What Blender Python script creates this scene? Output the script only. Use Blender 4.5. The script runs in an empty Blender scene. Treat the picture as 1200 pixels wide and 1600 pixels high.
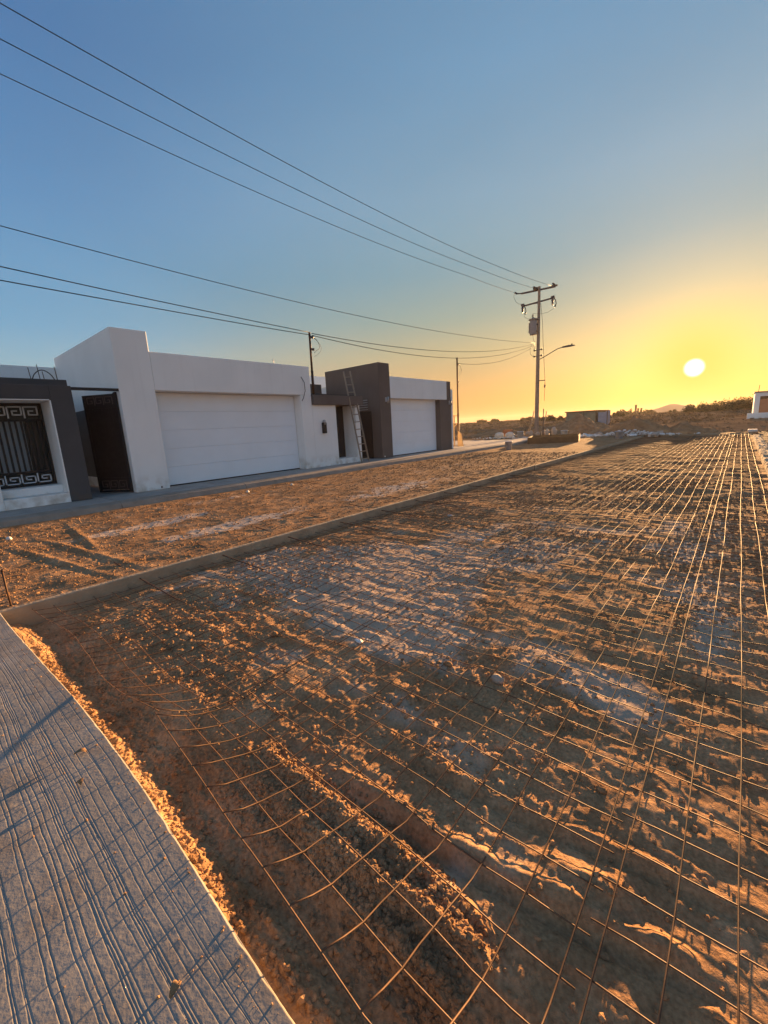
import bpy, math, random
import numpy as np
from mathutils import Vector, Matrix

random.seed(7)
rng = np.random.RandomState(11)
scene = bpy.context.scene
COL = scene.collection
R = math.radians

# ------------------------------------------------------------------ camera
EYE = 1.5
HAZE = 0.00028
cam_rows = ((0.7639, -0.0890, 0.6391), (0.6431, 0.1862, -0.7428), (-0.0529, 0.9785, 0.1996))
cd = bpy.data.cameras.new("camera")
cam = bpy.data.objects.new("camera", cd)
COL.objects.link(cam)
m = Matrix(cam_rows).to_4x4()
m.translation = (0, 0, EYE)
cam.matrix_world = m
cd.sensor_fit = 'VERTICAL'
cd.sensor_height = 36.0
cd.lens = 36.0 * 645.0 / 1600.0
cd.clip_start = 0.05
cd.clip_end = 12000
scene.camera = cam

# ------------------------------------------------------------------ light
SUN = Vector((-0.074, 0.9940, 0.0790)).normalized()
SUN_ELEV = math.asin(SUN.z)
SUN_AZ = math.atan2(SUN.x, SUN.y)          # from +Y, clockwise seen from above
scene.view_settings.view_transform = 'Standard'
scene.view_settings.look = 'None'
scene.view_settings.exposure = 2.3
scene.view_settings.gamma = 1.0
scene.view_settings.use_curve_mapping = False

world = bpy.data.worlds.new("World")
scene.world = world
world.use_nodes = True
wn, wl = world.node_tree.nodes, world.node_tree.links
wn.clear()


def N(nodes, t, **kw):
    n = nodes.new(t)
    for k, v in kw.items():
        if k.startswith('i_'):
            key = k[2:]
            n.inputs[int(key) if key.isdigit() else key].default_value = v
        else:
            setattr(n, k, v)
    return n


out = N(wn, 'ShaderNodeOutputWorld')
bg = N(wn, 'ShaderNodeBackground')
bg.inputs['Strength'].default_value = 0.10
sky = N(wn, 'ShaderNodeTexSky', sky_type='NISHITA')
sky.sun_disc = False
sky.sun_elevation = SUN_ELEV
sky.sun_rotation = SUN_AZ
sky.altitude = 20
sky.air_density = 1.3
sky.dust_density = 1.6
sky.ozone_density = 2.6
tc = N(wn, 'ShaderNodeTexCoord')
nrm = N(wn, 'ShaderNodeVectorMath', operation='NORMALIZE')
wl.new(tc.outputs['Generated'], nrm.inputs[0])
dot = N(wn, 'ShaderNodeVectorMath', operation='DOT_PRODUCT')
dot.inputs[1].default_value = SUN
wl.new(nrm.outputs[0], dot.inputs[0])
cl = N(wn, 'ShaderNodeMath', operation='MAXIMUM')
cl.inputs[1].default_value = 0.0
wl.new(dot.outputs['Value'], cl.inputs[0])
EXPO = 2.0 ** scene.view_settings.exposure


def disp(r, g, b):
    """a sky colour as it should look on screen -> the radiance it needs at this strength and exposure"""
    def f(c):
        c /= 255.0
        return c / 12.92 if c <= 0.04045 else ((c + 0.055) / 1.055) ** 2.4
    k = 1.0 / (0.10 * EXPO)
    return (f(r) * k, f(g) * k, f(b) * k, 1.0)


def sky_ramp(stops):
    """colour by elevation: position = elevation / 90"""
    r = N(wn, 'ShaderNodeValToRGB')
    e = r.color_ramp.elements
    while len(e) > 1:
        e.remove(e[0])
    e[0].position = stops[0][0] / 90.0
    e[0].color = disp(*stops[0][1])
    for el, c in stops[1:]:
        k = e.new(el / 90.0)
        k.color = disp(*c)
    return r


def vmath(op, a=None, b=None):
    n = N(wn, 'ShaderNodeVectorMath', operation=op)
    for i, v in enumerate((a, b)):
        if v is None:
            continue
        if isinstance(v, (tuple, list, Vector)):
            n.inputs[i].default_value = v
        else:
            wl.new(v, n.inputs[i])
    return n


def fmath(op, a=None, b=None):
    n = N(wn, 'ShaderNodeMath', operation=op)
    for i, v in enumerate((a, b)):
        if v is None:
            continue
        if isinstance(v, (int, float)):
            n.inputs[i].default_value = v
        else:
            wl.new(v, n.inputs[i])
    return n.outputs[0]


sxyz = N(wn, 'ShaderNodeSeparateXYZ')
wl.new(nrm.outputs[0], sxyz.inputs[0])
elev = fmath('DIVIDE', fmath('ARCSINE', sxyz.outputs['Z']), math.pi / 2)
COOL = [(0, (200, 192, 172)), (5, (150, 182, 190)), (12, (107, 161, 198)), (23, (90, 141, 188)), (35, (69, 117, 170)), (60, (74, 118, 168)), (90, (72, 112, 160))]  # highest stops, out of view, raised as cool fill for the walls
WARM = [(0, (212, 138, 76)), (5, (198, 150, 92)), (9, (174, 158, 112)), (13, (136, 152, 138)), (18, (114, 149, 160)), (25, (122, 157, 179)), (35, (104, 147, 180)), (60, (72, 112, 156)), (90, (66, 100, 144))]
rc, rw = sky_ramp(COOL), sky_ramp(WARM)
for r_ in (rc, rw):
    wl.new(elev, r_.inputs['Fac'])
flat = vmath('MULTIPLY', nrm.outputs[0], (1, 1, 0))
flatn = vmath('NORMALIZE', flat.outputs[0])
hdot = vmath('DOT_PRODUCT', flatn.outputs[0], Vector((SUN.x, SUN.y, 0)).normalized())
azw = N(wn, 'ShaderNodeMapRange', interpolation_type='SMOOTHSTEP')
azw.inputs['From Min'].default_value = math.cos(R(78))
azw.inputs['From Max'].default_value = math.cos(R(12))
wl.new(hdot.outputs['Value'], azw.inputs['Value'])
mixs = N(wn, 'ShaderNodeMix', data_type='RGBA')
wl.new(azw.outputs[0], mixs.inputs['Factor'])
wl.new(rc.outputs['Color'], mixs.inputs[6])
wl.new(rw.outputs['Color'], mixs.inputs[7])
mixn = N(wn, 'ShaderNodeMix', data_type='RGBA')
mixn.inputs['Factor'].default_value = 0.90
wl.new(sky.outputs[0], mixn.inputs[6])
wl.new(mixs.outputs[2], mixn.inputs[7])
# low twilight band away from the sun, out of view, brightened to fill the walls
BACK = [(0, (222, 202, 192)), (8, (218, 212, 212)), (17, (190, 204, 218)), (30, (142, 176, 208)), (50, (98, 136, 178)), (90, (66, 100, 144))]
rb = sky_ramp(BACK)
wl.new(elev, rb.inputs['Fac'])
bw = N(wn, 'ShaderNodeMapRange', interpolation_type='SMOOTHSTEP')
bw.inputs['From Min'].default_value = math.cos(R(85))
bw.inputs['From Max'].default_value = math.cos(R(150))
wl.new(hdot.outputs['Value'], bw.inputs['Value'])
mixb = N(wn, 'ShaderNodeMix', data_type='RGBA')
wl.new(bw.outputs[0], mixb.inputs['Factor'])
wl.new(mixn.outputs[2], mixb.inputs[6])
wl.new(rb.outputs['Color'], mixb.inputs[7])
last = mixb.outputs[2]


def toward(power, gain, colour, last):
    """blend towards the aureole colour as the view nears the sun"""
    f = fmath('MULTIPLY', fmath('POWER', cl.outputs[0], float(power)), float(gain))
    m_ = N(wn, 'ShaderNodeMix', data_type='RGBA')
    wl.new(f, m_.inputs['Factor'])
    wl.new(last, m_.inputs[6])
    m_.inputs[7].default_value = disp(*colour)
    return m_.outputs[2]


nz = N(wn, 'ShaderNodeTexNoise')
nz.inputs['Scale'].default_value = 2.2
nz.inputs['Detail'].default_value = 4
nz.inputs['Roughness'].default_value = 0.45
nmp = N(wn, 'ShaderNodeMapping')
nmp.inputs['Scale'].default_value = (1.0, 1.0, 3.2)
wl.new(nrm.outputs[0], nmp.inputs['Vector'])
wl.new(nmp.outputs[0], nz.inputs['Vector'])
nr = N(wn, 'ShaderNodeMapRange')
nr.inputs['From Min'].default_value = 0.3
nr.inputs['From Max'].default_value = 0.7
nr.inputs['To Min'].default_value = 0.965
nr.inputs['To Max'].default_value = 1.035
wl.new(nz.outputs['Fac'], nr.inputs['Value'])
nsc = N(wn, 'ShaderNodeVectorMath', operation='SCALE')
wl.new(last, nsc.inputs[0])
wl.new(nr.outputs[0], nsc.inputs['Scale'])
last = nsc.outputs[0]
last = toward(46, 0.08, (255, 190, 92), last)
last = toward(300, 0.90, (255, 228, 108), last)
mr = N(wn, 'ShaderNodeMapRange', interpolation_type='SMOOTHSTEP')
mr.inputs['From Min'].default_value = math.cos(R(1.05))
mr.inputs['From Max'].default_value = math.cos(R(0.45))
wl.new(dot.outputs['Value'], mr.inputs['Value'])
sunk = N(wn, 'ShaderNodeMix', data_type='RGBA')
wl.new(mr.outputs[0], sunk.inputs['Factor'])
wl.new(last, sunk.inputs[6])
sunk.inputs[7].default_value = [c * 2.2 for c in disp(255, 252, 235)[:3]] + [1.0]
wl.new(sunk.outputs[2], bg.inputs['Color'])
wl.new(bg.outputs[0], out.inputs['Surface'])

sl = bpy.data.lights.new("sun", 'SUN')
sl.energy = 5.0
sl.angle = R(0.6)
sl.color = (1.0, 0.55, 0.22)
sun = bpy.data.objects.new("sun", sl)
COL.objects.link(sun)
sun.rotation_euler = SUN.to_track_quat('Z', 'Y').to_euler()
sun.location = (0, 20, 30)

# ------------------------------------------------------------------ noise


def hash2(ix, iy, seed):
    h = (ix.astype(np.int64) * 374761393 + iy.astype(np.int64) * 668265263 + seed * 974634777) & 0xffffffff
    h = ((h ^ (h >> 13)) * 1274126177) & 0xffffffff
    h = (h ^ (h >> 16)) & 0xffffffff
    return (h & 0xffffff) / float(0xffffff)


def vn(x, y, seed=0):
    x = np.asarray(x, float)
    y = np.asarray(y, float)
    ix = np.floor(x)
    iy = np.floor(y)
    fx = x - ix
    fy = y - iy
    fx = fx * fx * fx * (fx * (fx * 6 - 15) + 10)
    fy = fy * fy * fy * (fy * (fy * 6 - 15) + 10)
    a = hash2(ix, iy, seed)
    b = hash2(ix + 1, iy, seed)
    c = hash2(ix, iy + 1, seed)
    d = hash2(ix + 1, iy + 1, seed)
    return (a + (b - a) * fx) * (1 - fy) + (c + (d - c) * fx) * fy


def fbm(x, y, o=4, seed=0, gain=0.5):
    s = 0
    amp = 1.0
    tot = 0
    for k in range(o):
        s = s + amp * vn(np.asarray(x) * 2 ** k + 17.3 * k, np.asarray(y) * 2 ** k + 9.1 * k, seed + k)
        tot += amp
        amp *= gain
    return s / tot - 0.5      # about -0.5 .. 0.5


def sstep(a, b, x):
    t = np.clip((x - a) / (b - a), 0, 1)
    return t * t * (3 - 2 * t)


# ------------------------------------------------------------------ mesh helpers
class MB:
    def __init__(self):
        self.v = []
        self.f = []
        self.smooth = []

    def add(self, vs, fs, smooth=False):
        o = len(self.v)
        self.v += [tuple(p) for p in vs]
        self.f += [tuple(i + o for i in f) for f in fs]
        self.smooth += [smooth] * len(fs)
        return self

    def box(self, x0, x1, y0, y1, z0, z1):
        vs = [(x0, y0, z0), (x1, y0, z0), (x1, y1, z0), (x0, y1, z0), (x0, y0, z1), (x1, y0, z1), (x1, y1, z1), (x0, y1, z1)]
        return self.add(vs, [(0, 3, 2, 1), (4, 5, 6, 7), (0, 1, 5, 4), (1, 2, 6, 5), (2, 3, 7, 6), (3, 0, 4, 7)])

    def obox(self, p, q, w, h, up=(0, 0, 1)):
        """a bar from p to q, w wide and h high"""
        p = Vector(p)
        q = Vector(q)
        d = (q - p).normalized()
        s = d.cross(Vector(up))
        if s.length < 1e-4:
            s = d.cross(Vector((1, 0, 0)))
        s.normalize()
        u = s.cross(d).normalized()
        vs = []
        for c in (p, q):
            for a, b in ((-1, -1), (1, -1), (1, 1), (-1, 1)):
                vs.append(c + s * (a * w / 2) + u * (b * h / 2))
        return self.add(vs, [(0, 1, 2, 3), (7, 6, 5, 4), (0, 4, 5, 1), (1, 5, 6, 2), (2, 6, 7, 3), (3, 7, 4, 0)])

    def tube(self, pts, r, n=6, smooth=True):
        pts = [Vector(p) for p in pts]
        rs = r if isinstance(r, (list, tuple)) else [r] * len(pts)
        vs = []
        prev = None
        for i, p in enumerate(pts):
            a = pts[max(i - 1, 0)]
            b = pts[min(i + 1, len(pts) - 1)]
            d = (b - a).normalized()
            if prev is None:
                s = d.cross(Vector((0, 0, 1)))
                if s.length < 1e-3:
                    s = d.cross(Vector((0, 1, 0)))
            else:
                s = prev - d * prev.dot(d)
            s.normalize()
            prev = s
            u = d.cross(s)
            for k in range(n):
                t = 2 * math.pi * k / n
                vs.append(p + (s * math.cos(t) + u * math.sin(t)) * rs[i])
        fs = []
        for i in range(len(pts) - 1):
            for k in range(n):
                k2 = (k + 1) % n
                fs.append((i * n + k, i * n + k2, (i + 1) * n + k2, (i + 1) * n + k))
        self.add(vs, fs, smooth)
        o = len(self.v) - len(vs)
        self.f.append(tuple(o + k for k in reversed(range(n))))
        self.smooth.append(False)
        e = o + (len(pts) - 1) * n
        self.f.append(tuple(e + k for k in range(n)))
        self.smooth.append(False)
        return self

    def lathe(self, c, prof, n=16, smooth=True):
        vs = []
        for (r, z) in prof:
            for k in range(n):
                t = 2 * math.pi * k / n
                vs.append((c[0] + r * math.cos(t), c[1] + r * math.sin(t), c[2] + z))
        fs = []
        for i in range(len(prof) - 1):
            for k in range(n):
                k2 = (k + 1) % n
                fs.append((i * n + k, i * n + k2, (i + 1) * n + k2, (i + 1) * n + k))
        fs.append(tuple(reversed(range(n))))
        fs.append(tuple((len(prof) - 1) * n + k for k in range(n)))
        return self.add(vs, fs, smooth)

    def lump(self, c, s, n=7, rows=4, seed=0, jag=0.25):
        """an irregular rounded clod or stone resting at c"""
        rr = random.Random(seed)
        vs = [(c[0], c[1], c[2] - s[2] * 0.4)]
        for i in range(1, rows):
            ph = math.pi * i / rows - math.pi / 2
            for k in range(n):
                t = 2 * math.pi * k / n + i * 0.4
                j = 1 + rr.uniform(-jag, jag)
                vs.append((c[0] + s[0] * math.cos(ph) * math.cos(t) * j, c[1] + s[1] * math.cos(ph) * math.sin(t) * j,
                           c[2] + s[2] * math.sin(ph) * j))
        vs.append((c[0], c[1], c[2] + s[2]))
        fs = []
        for k in range(n):
            fs.append((0, 1 + (k + 1) % n, 1 + k))
        for i in range(rows - 2):
            for k in range(n):
                a = 1 + i * n
                fs.append((a + k, a + (k + 1) % n, a + n + (k + 1) % n, a + n + k))
        a = 1 + (rows - 2) * n
        for k in range(n):
            fs.append((a + k, a + (k + 1) % n, len(vs) - 1))
        return self.add(vs, fs, True)

    def mesh(self, name, origin=(0, 0, 0)):
        me = bpy.data.meshes.new(name)
        ox, oy, oz = origin
        me.from_pydata([(a - ox, b - oy, c - oz) for a, b, c in self.v], [], self.f)
        me.polygons.foreach_set('use_smooth', self.smooth)
        me.update()
        return me

    def build(self, name, mat, parent=None, bevel=0.0, loc=None):
        """with a parent: coordinates are world ones, the parent's base is taken off"""
        if parent is not None:
            o = (0, 0, 0)
            p = parent
            acc = Vector((0, 0, 0))
            while p is not None:
                acc += p.location
                p = p.parent
            me = self.mesh(name, acc)
            ob = bpy.data.objects.new(name, me)
            ob.parent = parent
        else:
            if loc is None:
                a = np.array(self.v)
                loc = ((a[:, 0].min() + a[:, 0].max()) / 2, (a[:, 1].min() + a[:, 1].max()) / 2, a[:, 2].min())
                loc = tuple(float(t) for t in loc)
            me = self.mesh(name, loc)
            ob = bpy.data.objects.new(name, me)
            ob.location = loc
        me.materials.append(mat)
        COL.objects.link(ob)
        if bevel:
            b = ob.modifiers.new('bevel', 'BEVEL')
            b.width = bevel
            b.segments = 2
            b.limit_method = 'ANGLE'
        return ob


def thing(name, loc, label, cat, group=None):
    o = bpy.data.objects.new(name, None)
    o.location = loc
    o.empty_display_size = 0.2
    COL.objects.link(o)
    return tag(o, label, cat, group)


def tag(o, label=None, cat=None, group=None, kind=None):
    if label:
        o['label'] = label
    if cat:
        o['category'] = cat
    if group:
        o['group'] = group
    if kind:
        o['kind'] = kind
    return o


def struct(o):
    o['kind'] = 'structure'
    return o


def copy_tree(o, parent=None):
    c = o.copy()
    COL.objects.link(c)
    if parent is not None:
        c.parent = parent
    for ch in list(o.children):
        copy_tree(ch, c)
    return c


def grid_mesh(name, xs, ys, zfun, mat, attr=None):
    X, Y = np.meshgrid(xs, ys)
    Z = zfun(X, Y)
    nx, ny = len(xs), len(ys)
    co = np.stack([X.ravel(), Y.ravel(), Z.ravel()], 1).astype(np.float32)
    i = np.arange((ny - 1) * (nx - 1))
    r = i // (nx - 1)
    c = i % (nx - 1)
    a = r * nx + c
    quads = np.stack([a, a + 1, a + 1 + nx, a + nx], 1).astype(np.int32)
    me = bpy.data.meshes.new(name)
    me.vertices.add(len(co))
    me.vertices.foreach_set('co', co.ravel())
    me.loops.add(quads.size)
    me.loops.foreach_set('vertex_index', quads.ravel())
    me.polygons.add(len(quads))
    me.polygons.foreach_set('loop_start', np.arange(0, quads.size, 4, dtype=np.int32))
    me.polygons.foreach_set('loop_total', np.full(len(quads), 4, dtype=np.int32))
    me.polygons.foreach_set('use_smooth', np.ones(len(quads), dtype=bool))
    me.update(calc_edges=True)
    if attr is not None:
        at = me.attributes.new('pale', 'FLOAT', 'POINT')
        at.data.foreach_set('value', attr(X, Y).ravel().astype(np.float32))
    me.materials.append(mat)
    o = bpy.data.objects.new(name, me)
    COL.objects.link(o)
    return o


# ------------------------------------------------------------------ materials
def base_mat(name, rough=0.8, metal=0.0, spec=0.3):
    mt = bpy.data.materials.new(name)
    mt.use_nodes = True
    nt = mt.node_tree
    b = nt.nodes['Principled BSDF']
    b.inputs['Roughness'].default_value = rough
    b.inputs['Metallic'].default_value = metal
    b.inputs['Specular IOR Level'].default_value = spec
    return mt, nt.nodes, nt.links, b


def noisy(name, c1, c2, scale=3.0, rough=0.8, bump=0.1, bscale=40.0, metal=0.0, spec=0.3, stretch=None, detail=6.0, dist=0.02):
    mt, n, l, b = base_mat(name, rough, metal, spec)
    g = N(n, 'ShaderNodeNewGeometry')
    mp = N(n, 'ShaderNodeMapping')
    if stretch:
        mp.inputs['Scale'].default_value = stretch
    l.new(g.outputs['Position'], mp.inputs['Vector'])
    t = N(n, 'ShaderNodeTexNoise')
    t.inputs['Scale'].default_value = scale
    t.inputs['Detail'].default_value = detail
    t.inputs['Roughness'].default_value = 0.6
    l.new(mp.outputs[0], t.inputs['Vector'])
    r = N(n, 'ShaderNodeValToRGB')
    r.color_ramp.elements[0].position = 0.3
    r.color_ramp.elements[1].position = 0.7
    r.color_ramp.elements[0].color = (*c1, 1)
    r.color_ramp.elements[1].color = (*c2, 1)
    l.new(t.outputs['Fac'], r.inputs['Fac'])
    l.new(r.outputs['Color'], b.inputs['Base Color'])
    if bump:
        t2 = N(n, 'ShaderNodeTexNoise')
        t2.inputs['Scale'].default_value = bscale
        t2.inputs['Detail'].default_value = 5
        l.new(mp.outputs[0], t2.inputs['Vector'])
        bp = N(n, 'ShaderNodeBump')
        bp.inputs['Strength'].default_value = bump
        bp.inputs['Distance'].default_value = dist
        l.new(t2.outputs['Fac'], bp.inputs['Height'])
        l.new(bp.outputs[0], b.inputs['Normal'])
    return mt


def stucco(name, c1, c2, z0=0.25, stain=(0.42, 0.36, 0.28), stain_h=0.45):
    """painted render: faint trowel marks, blotches, splashed dirt low down, thin runs below the parapet"""
    mt, n, l, b = base_mat(name, 0.9, 0, 0.2)
    g = N(n, 'ShaderNodeNewGeometry')
    t = N(n, 'ShaderNodeTexNoise')
    t.inputs['Scale'].default_value = 1.1
    t.inputs['Detail'].default_value = 7
    l.new(g.outputs['Position'], t.inputs['Vector'])
    r = N(n, 'ShaderNodeValToRGB')
    r.color_ramp.elements[0].position = 0.32
    r.color_ramp.elements[1].position = 0.68
    r.color_ramp.elements[0].color = (*c1, 1)
    r.color_ramp.elements[1].color = (*c2, 1)
    l.new(t.outputs['Fac'], r.inputs['Fac'])
    sx = N(n, 'ShaderNodeSeparateXYZ')
    l.new(g.outputs['Position'], sx.inputs[0])
    m1 = N(n, 'ShaderNodeMapRange')
    m1.inputs['From Min'].default_value = z0 + stain_h
    m1.inputs['From Max'].default_value = z0
    l.new(sx.outputs['Z'], m1.inputs['Value'])
    t2 = N(n, 'ShaderNodeTexNoise')
    t2.inputs['Scale'].default_value = 4.0
    t2.inputs['Detail'].default_value = 8
    l.new(g.outputs['Position'], t2.inputs['Vector'])
    m2 = N(n, 'ShaderNodeMapRange')
    m2.inputs['From Min'].default_value = 0.42
    m2.inputs['From Max'].default_value = 0.72
    l.new(t2.outputs['Fac'], m2.inputs['Value'])
    mu = N(n, 'ShaderNodeMath', operation='MULTIPLY')
    l.new(m1.outputs[0], mu.inputs[0])
    l.new(m2.outputs[0], mu.inputs[1])
    mx = N(n, 'ShaderNodeMix', data_type='RGBA')
    l.new(mu.outputs[0], mx.inputs['Factor'])
    l.new(r.outputs['Color'], mx.inputs[6])
    mx.inputs[7].default_value = (*stain, 1)
    # thin vertical runs
    mp = N(n, 'ShaderNodeMapping')
    mp.inputs['Scale'].default_value = (9, 9, 0.35)
    l.new(g.outputs['Position'], mp.inputs['Vector'])
    t3 = N(n, 'ShaderNodeTexNoise')
    t3.inputs['Scale'].default_value = 1.0
    t3.inputs['Detail'].default_value = 4
    l.new(mp.outputs[0], t3.inputs['Vector'])
    m3 = N(n, 'ShaderNodeMapRange')
    m3.inputs['From Min'].default_value = 0.56
    m3.inputs['From Max'].default_value = 0.85
    m3.inputs['To Max'].default_value = 0.35
    l.new(t3.outputs['Fac'], m3.inputs['Value'])
    mx2 = N(n, 'ShaderNodeMix', data_type='RGBA')
    l.new(m3.outputs[0], mx2.inputs['Factor'])
    l.new(mx.outputs[2], mx2.inputs[6])
    mx2.inputs[7].default_value = (*[k * 0.8 for k in c1], 1)
    l.new(mx2.outputs[2], b.inputs['Base Color'])
    t4 = N(n, 'ShaderNodeTexNoise')
    t4.inputs['Scale'].default_value = 30
    t4.inputs['Detail'].default_value = 6
    l.new(g.outputs['Position'], t4.inputs['Vector'])
    t5 = N(n, 'ShaderNodeTexNoise')
    t5.inputs['Scale'].default_value = 1.6
    l.new(g.outputs['Position'], t5.inputs['Vector'])
    sm = N(n, 'ShaderNodeMath', operation='MULTIPLY_ADD')
    sm.inputs[1].default_value = 4.0
    l.new(t5.outputs['Fac'], sm.inputs[0])
    l.new(t4.outputs['Fac'], sm.inputs[2])
    bp = N(n, 'ShaderNodeBump')
    bp.inputs['Strength'].default_value = 0.35
    bp.inputs['Distance'].default_value = 0.006
    l.new(sm.outputs[0], bp.inputs['Height'])
    l.new(bp.outputs[0], b.inputs['Normal'])
    return mt


def dirt_mat(name, browns, pale, grain=1.0):
    mt, n, l, b = base_mat(name, 1.0, 0, 0.03)
    g = N(n, 'ShaderNodeNewGeometry')
    t = N(n, 'ShaderNodeTexNoise')
    t.inputs['Scale'].default_value = 2.2
    t.inputs['Detail'].default_value = 9
    t.inputs['Roughness'].default_value = 0.65
    l.new(g.outputs['Position'], t.inputs['Vector'])
    r = N(n, 'ShaderNodeValToRGB')
    e = r.color_ramp.elements
    e[0].position = 0.32
    e[0].color = (*browns[0], 1)
    e[1].position = 0.68
    e[1].color = (*browns[2], 1)
    k = e.new(0.5)
    k.color = (*browns[1], 1)
    l.new(t.outputs['Fac'], r.inputs['Fac'])
    # fine speckle of grit
    t2 = N(n, 'ShaderNodeTexNoise')
    t2.inputs['Scale'].default_value = 70 * grain
    t2.inputs['Detail'].default_value = 4
    l.new(g.outputs['Position'], t2.inputs['Vector'])
    m2 = N(n, 'ShaderNodeMapRange')
    m2.inputs['From Min'].default_value = 0.3
    m2.inputs['From Max'].default_value = 0.75
    m2.inputs['To Min'].default_value = 0.72
    m2.inputs['To Max'].default_value = 1.3
    l.new(t2.outputs['Fac'], m2.inputs['Value'])
    vm = N(n, 'ShaderNodeVectorMath', operation='SCALE')
    l.new(r.outputs['Color'], vm.inputs[0])
    l.new(m2.outputs[0], vm.inputs['Scale'])
    # pale caliche
    at = N(n, 'ShaderNodeAttribute', attribute_name='pale')
    mx = N(n, 'ShaderNodeMix', data_type='RGBA')
    l.new(at.outputs['Fac'], mx.inputs['Factor'])
    l.new(vm.outputs[0], mx.inputs[6])
    mx.inputs[7].default_value = (*pale, 1)
    l.new(mx.outputs[2], b.inputs['Base Color'])
    t3 = N(n, 'ShaderNodeTexNoise')
    t3.inputs['Scale'].default_value = 55 * grain
    t3.inputs['Detail'].default_value = 6
    t3.inputs['Roughness'].default_value = 0.7
    l.new(g.outputs['Position'], t3.inputs['Vector'])
    t6 = N(n, 'ShaderNodeTexNoise')
    t6.inputs['Scale'].default_value = 8.0
    t6.inputs['Detail'].default_value = 5
    t6.inputs['Roughness'].default_value = 0.7
    l.new(g.outputs['Position'], t6.inputs['Vector'])
    bp0 = N(n, 'ShaderNodeBump')
    bp0.inputs['Strength'].default_value = 0.7
    bp0.inputs['Distance'].default_value = 0.028
    l.new(t6.outputs['Fac'], bp0.inputs['Height'])
    bp = N(n, 'ShaderNodeBump')
    l.new(bp0.outputs[0], bp.inputs['Normal'])
    bp.inputs['Strength'].default_value = 0.85
    bp.inputs['Distance'].default_value = 0.011 / grain
    l.new(t3.outputs['Fac'], bp.inputs['Height'])
    l.new(bp.outputs[0], b.inputs['Normal'])
    return mt


M = {}
M['white'] = stucco('white_render', (0.76, 0.79, 0.78), (0.82, 0.85, 0.84))
M['dark'] = stucco('dark_grey_render', (0.060, 0.065, 0.070), (0.080, 0.085, 0.090), stain=(0.10, 0.085, 0.07))
M['brown_dark'] = stucco('dark_brown_grey_render', (0.115, 0.098, 0.088), (0.145, 0.124, 0.112), stain=(0.14, 0.11, 0.09))
M['door_white'] = noisy('white_door_enamel', (0.74, 0.80, 0.84), (0.78, 0.85, 0.90), 1.5, 0.45, 0.08, 8)
M['steel_black'] = noisy('black_painted_steel', (0.012, 0.012, 0.014), (0.022, 0.022, 0.024), 8, 0.5, 0.1, 60)
M['steel_gray'] = noisy('galvanised_steel', (0.30, 0.31, 0.32), (0.42, 0.43, 0.44), 12, 0.45, 0.1, 60, metal=0.7)
M['interior'] = noisy('grey_interior_wall', (0.10, 0.11, 0.11), (0.14, 0.15, 0.15), 2, 0.9, 0.1, 20)
M['curtain'] = noisy('pale_blue_curtain', (0.72, 0.80, 0.84), (0.78, 0.86, 0.90), 2, 0.9, 0.15, 10)
M['key_metal'] = noisy('pale_grille_metal', (0.60, 0.66, 0.70), (0.66, 0.72, 0.76), 6, 0.6, 0.05, 30)
M['concrete'] = noisy('pavement_concrete', (0.27, 0.255, 0.235), (0.38, 0.36, 0.33), 2.5, 0.9, 0.4, 35)
M['kerb'] = noisy('kerb_concrete', (0.22, 0.19, 0.155), (0.33, 0.285, 0.235), 3.5, 0.92, 0.5, 28)
M['form'] = noisy('concrete_edge_strip', (0.29, 0.22, 0.145), (0.42, 0.325, 0.22), 4.0, 0.9, 0.45, 30)
M['slab'] = noisy('grooved_concrete', (0.215, 0.20, 0.18), (0.31, 0.29, 0.262), 3.0, 0.9, 0.35, 70, dist=0.004, detail=12)
_n, _l = M['slab'].node_tree.nodes, M['slab'].node_tree.links
_b = _n['Principled BSDF']
_src = _b.inputs['Base Color'].links[0].from_socket
_g = N(_n, 'ShaderNodeNewGeometry')
_t = N(_n, 'ShaderNodeTexNoise')
_t.inputs['Scale'].default_value = 5.0
_t.inputs['Detail'].default_value = 10
_t.inputs['Roughness'].default_value = 0.7
_l.new(_g.outputs['Position'], _t.inputs['Vector'])
_m = N(_n, 'ShaderNodeMapRange')
_m.inputs['From Min'].default_value = 0.50
_m.inputs['From Max'].default_value = 0.74
_m.inputs['To Max'].default_value = 0.75
_l.new(_t.outputs['Fac'], _m.inputs['Value'])
_x = N(_n, 'ShaderNodeMix', data_type='RGBA')
_l.new(_m.outputs[0], _x.inputs['Factor'])
_l.new(_src, _x.inputs[6])
_x.inputs[7].default_value = (0.20, 0.145, 0.10, 1)
_l.new(_x.outputs[2], _b.inputs['Base Color'])
M['dirt'] = dirt_mat('road_bed_dirt', ((0.26, 0.143, 0.07), (0.40, 0.23, 0.118), (0.52, 0.325, 0.18)), (0.56, 0.45, 0.35))
M['lane'] = dirt_mat('side_lane_dirt', ((0.24, 0.135, 0.07), (0.34, 0.20, 0.105), (0.43, 0.27, 0.155)), (0.55, 0.46, 0.38))
M['clod'] = dirt_mat('clod_earth', ((0.22, 0.13, 0.07), (0.32, 0.19, 0.10), (0.42, 0.26, 0.14)), (0.4, 0.3, 0.25))
M['plain'] = noisy('desert_ground', (0.13, 0.085, 0.05), (0.31, 0.21, 0.125), 0.25, 1.0, 0.25, 2.0, spec=0.0, dist=0.15, detail=10)
M['rust'] = noisy('rusty_wire', (0.085, 0.042, 0.022), (0.17, 0.088, 0.045), 30, 0.62, 0.2, 200, metal=0.12, spec=0.3, dist=0.001)
M['rust_dark'] = noisy('dark_rusty_bar', (0.055, 0.028, 0.018), (0.11, 0.055, 0.03), 30, 0.6, 0.2, 200, metal=0.3, dist=0.001)
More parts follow.
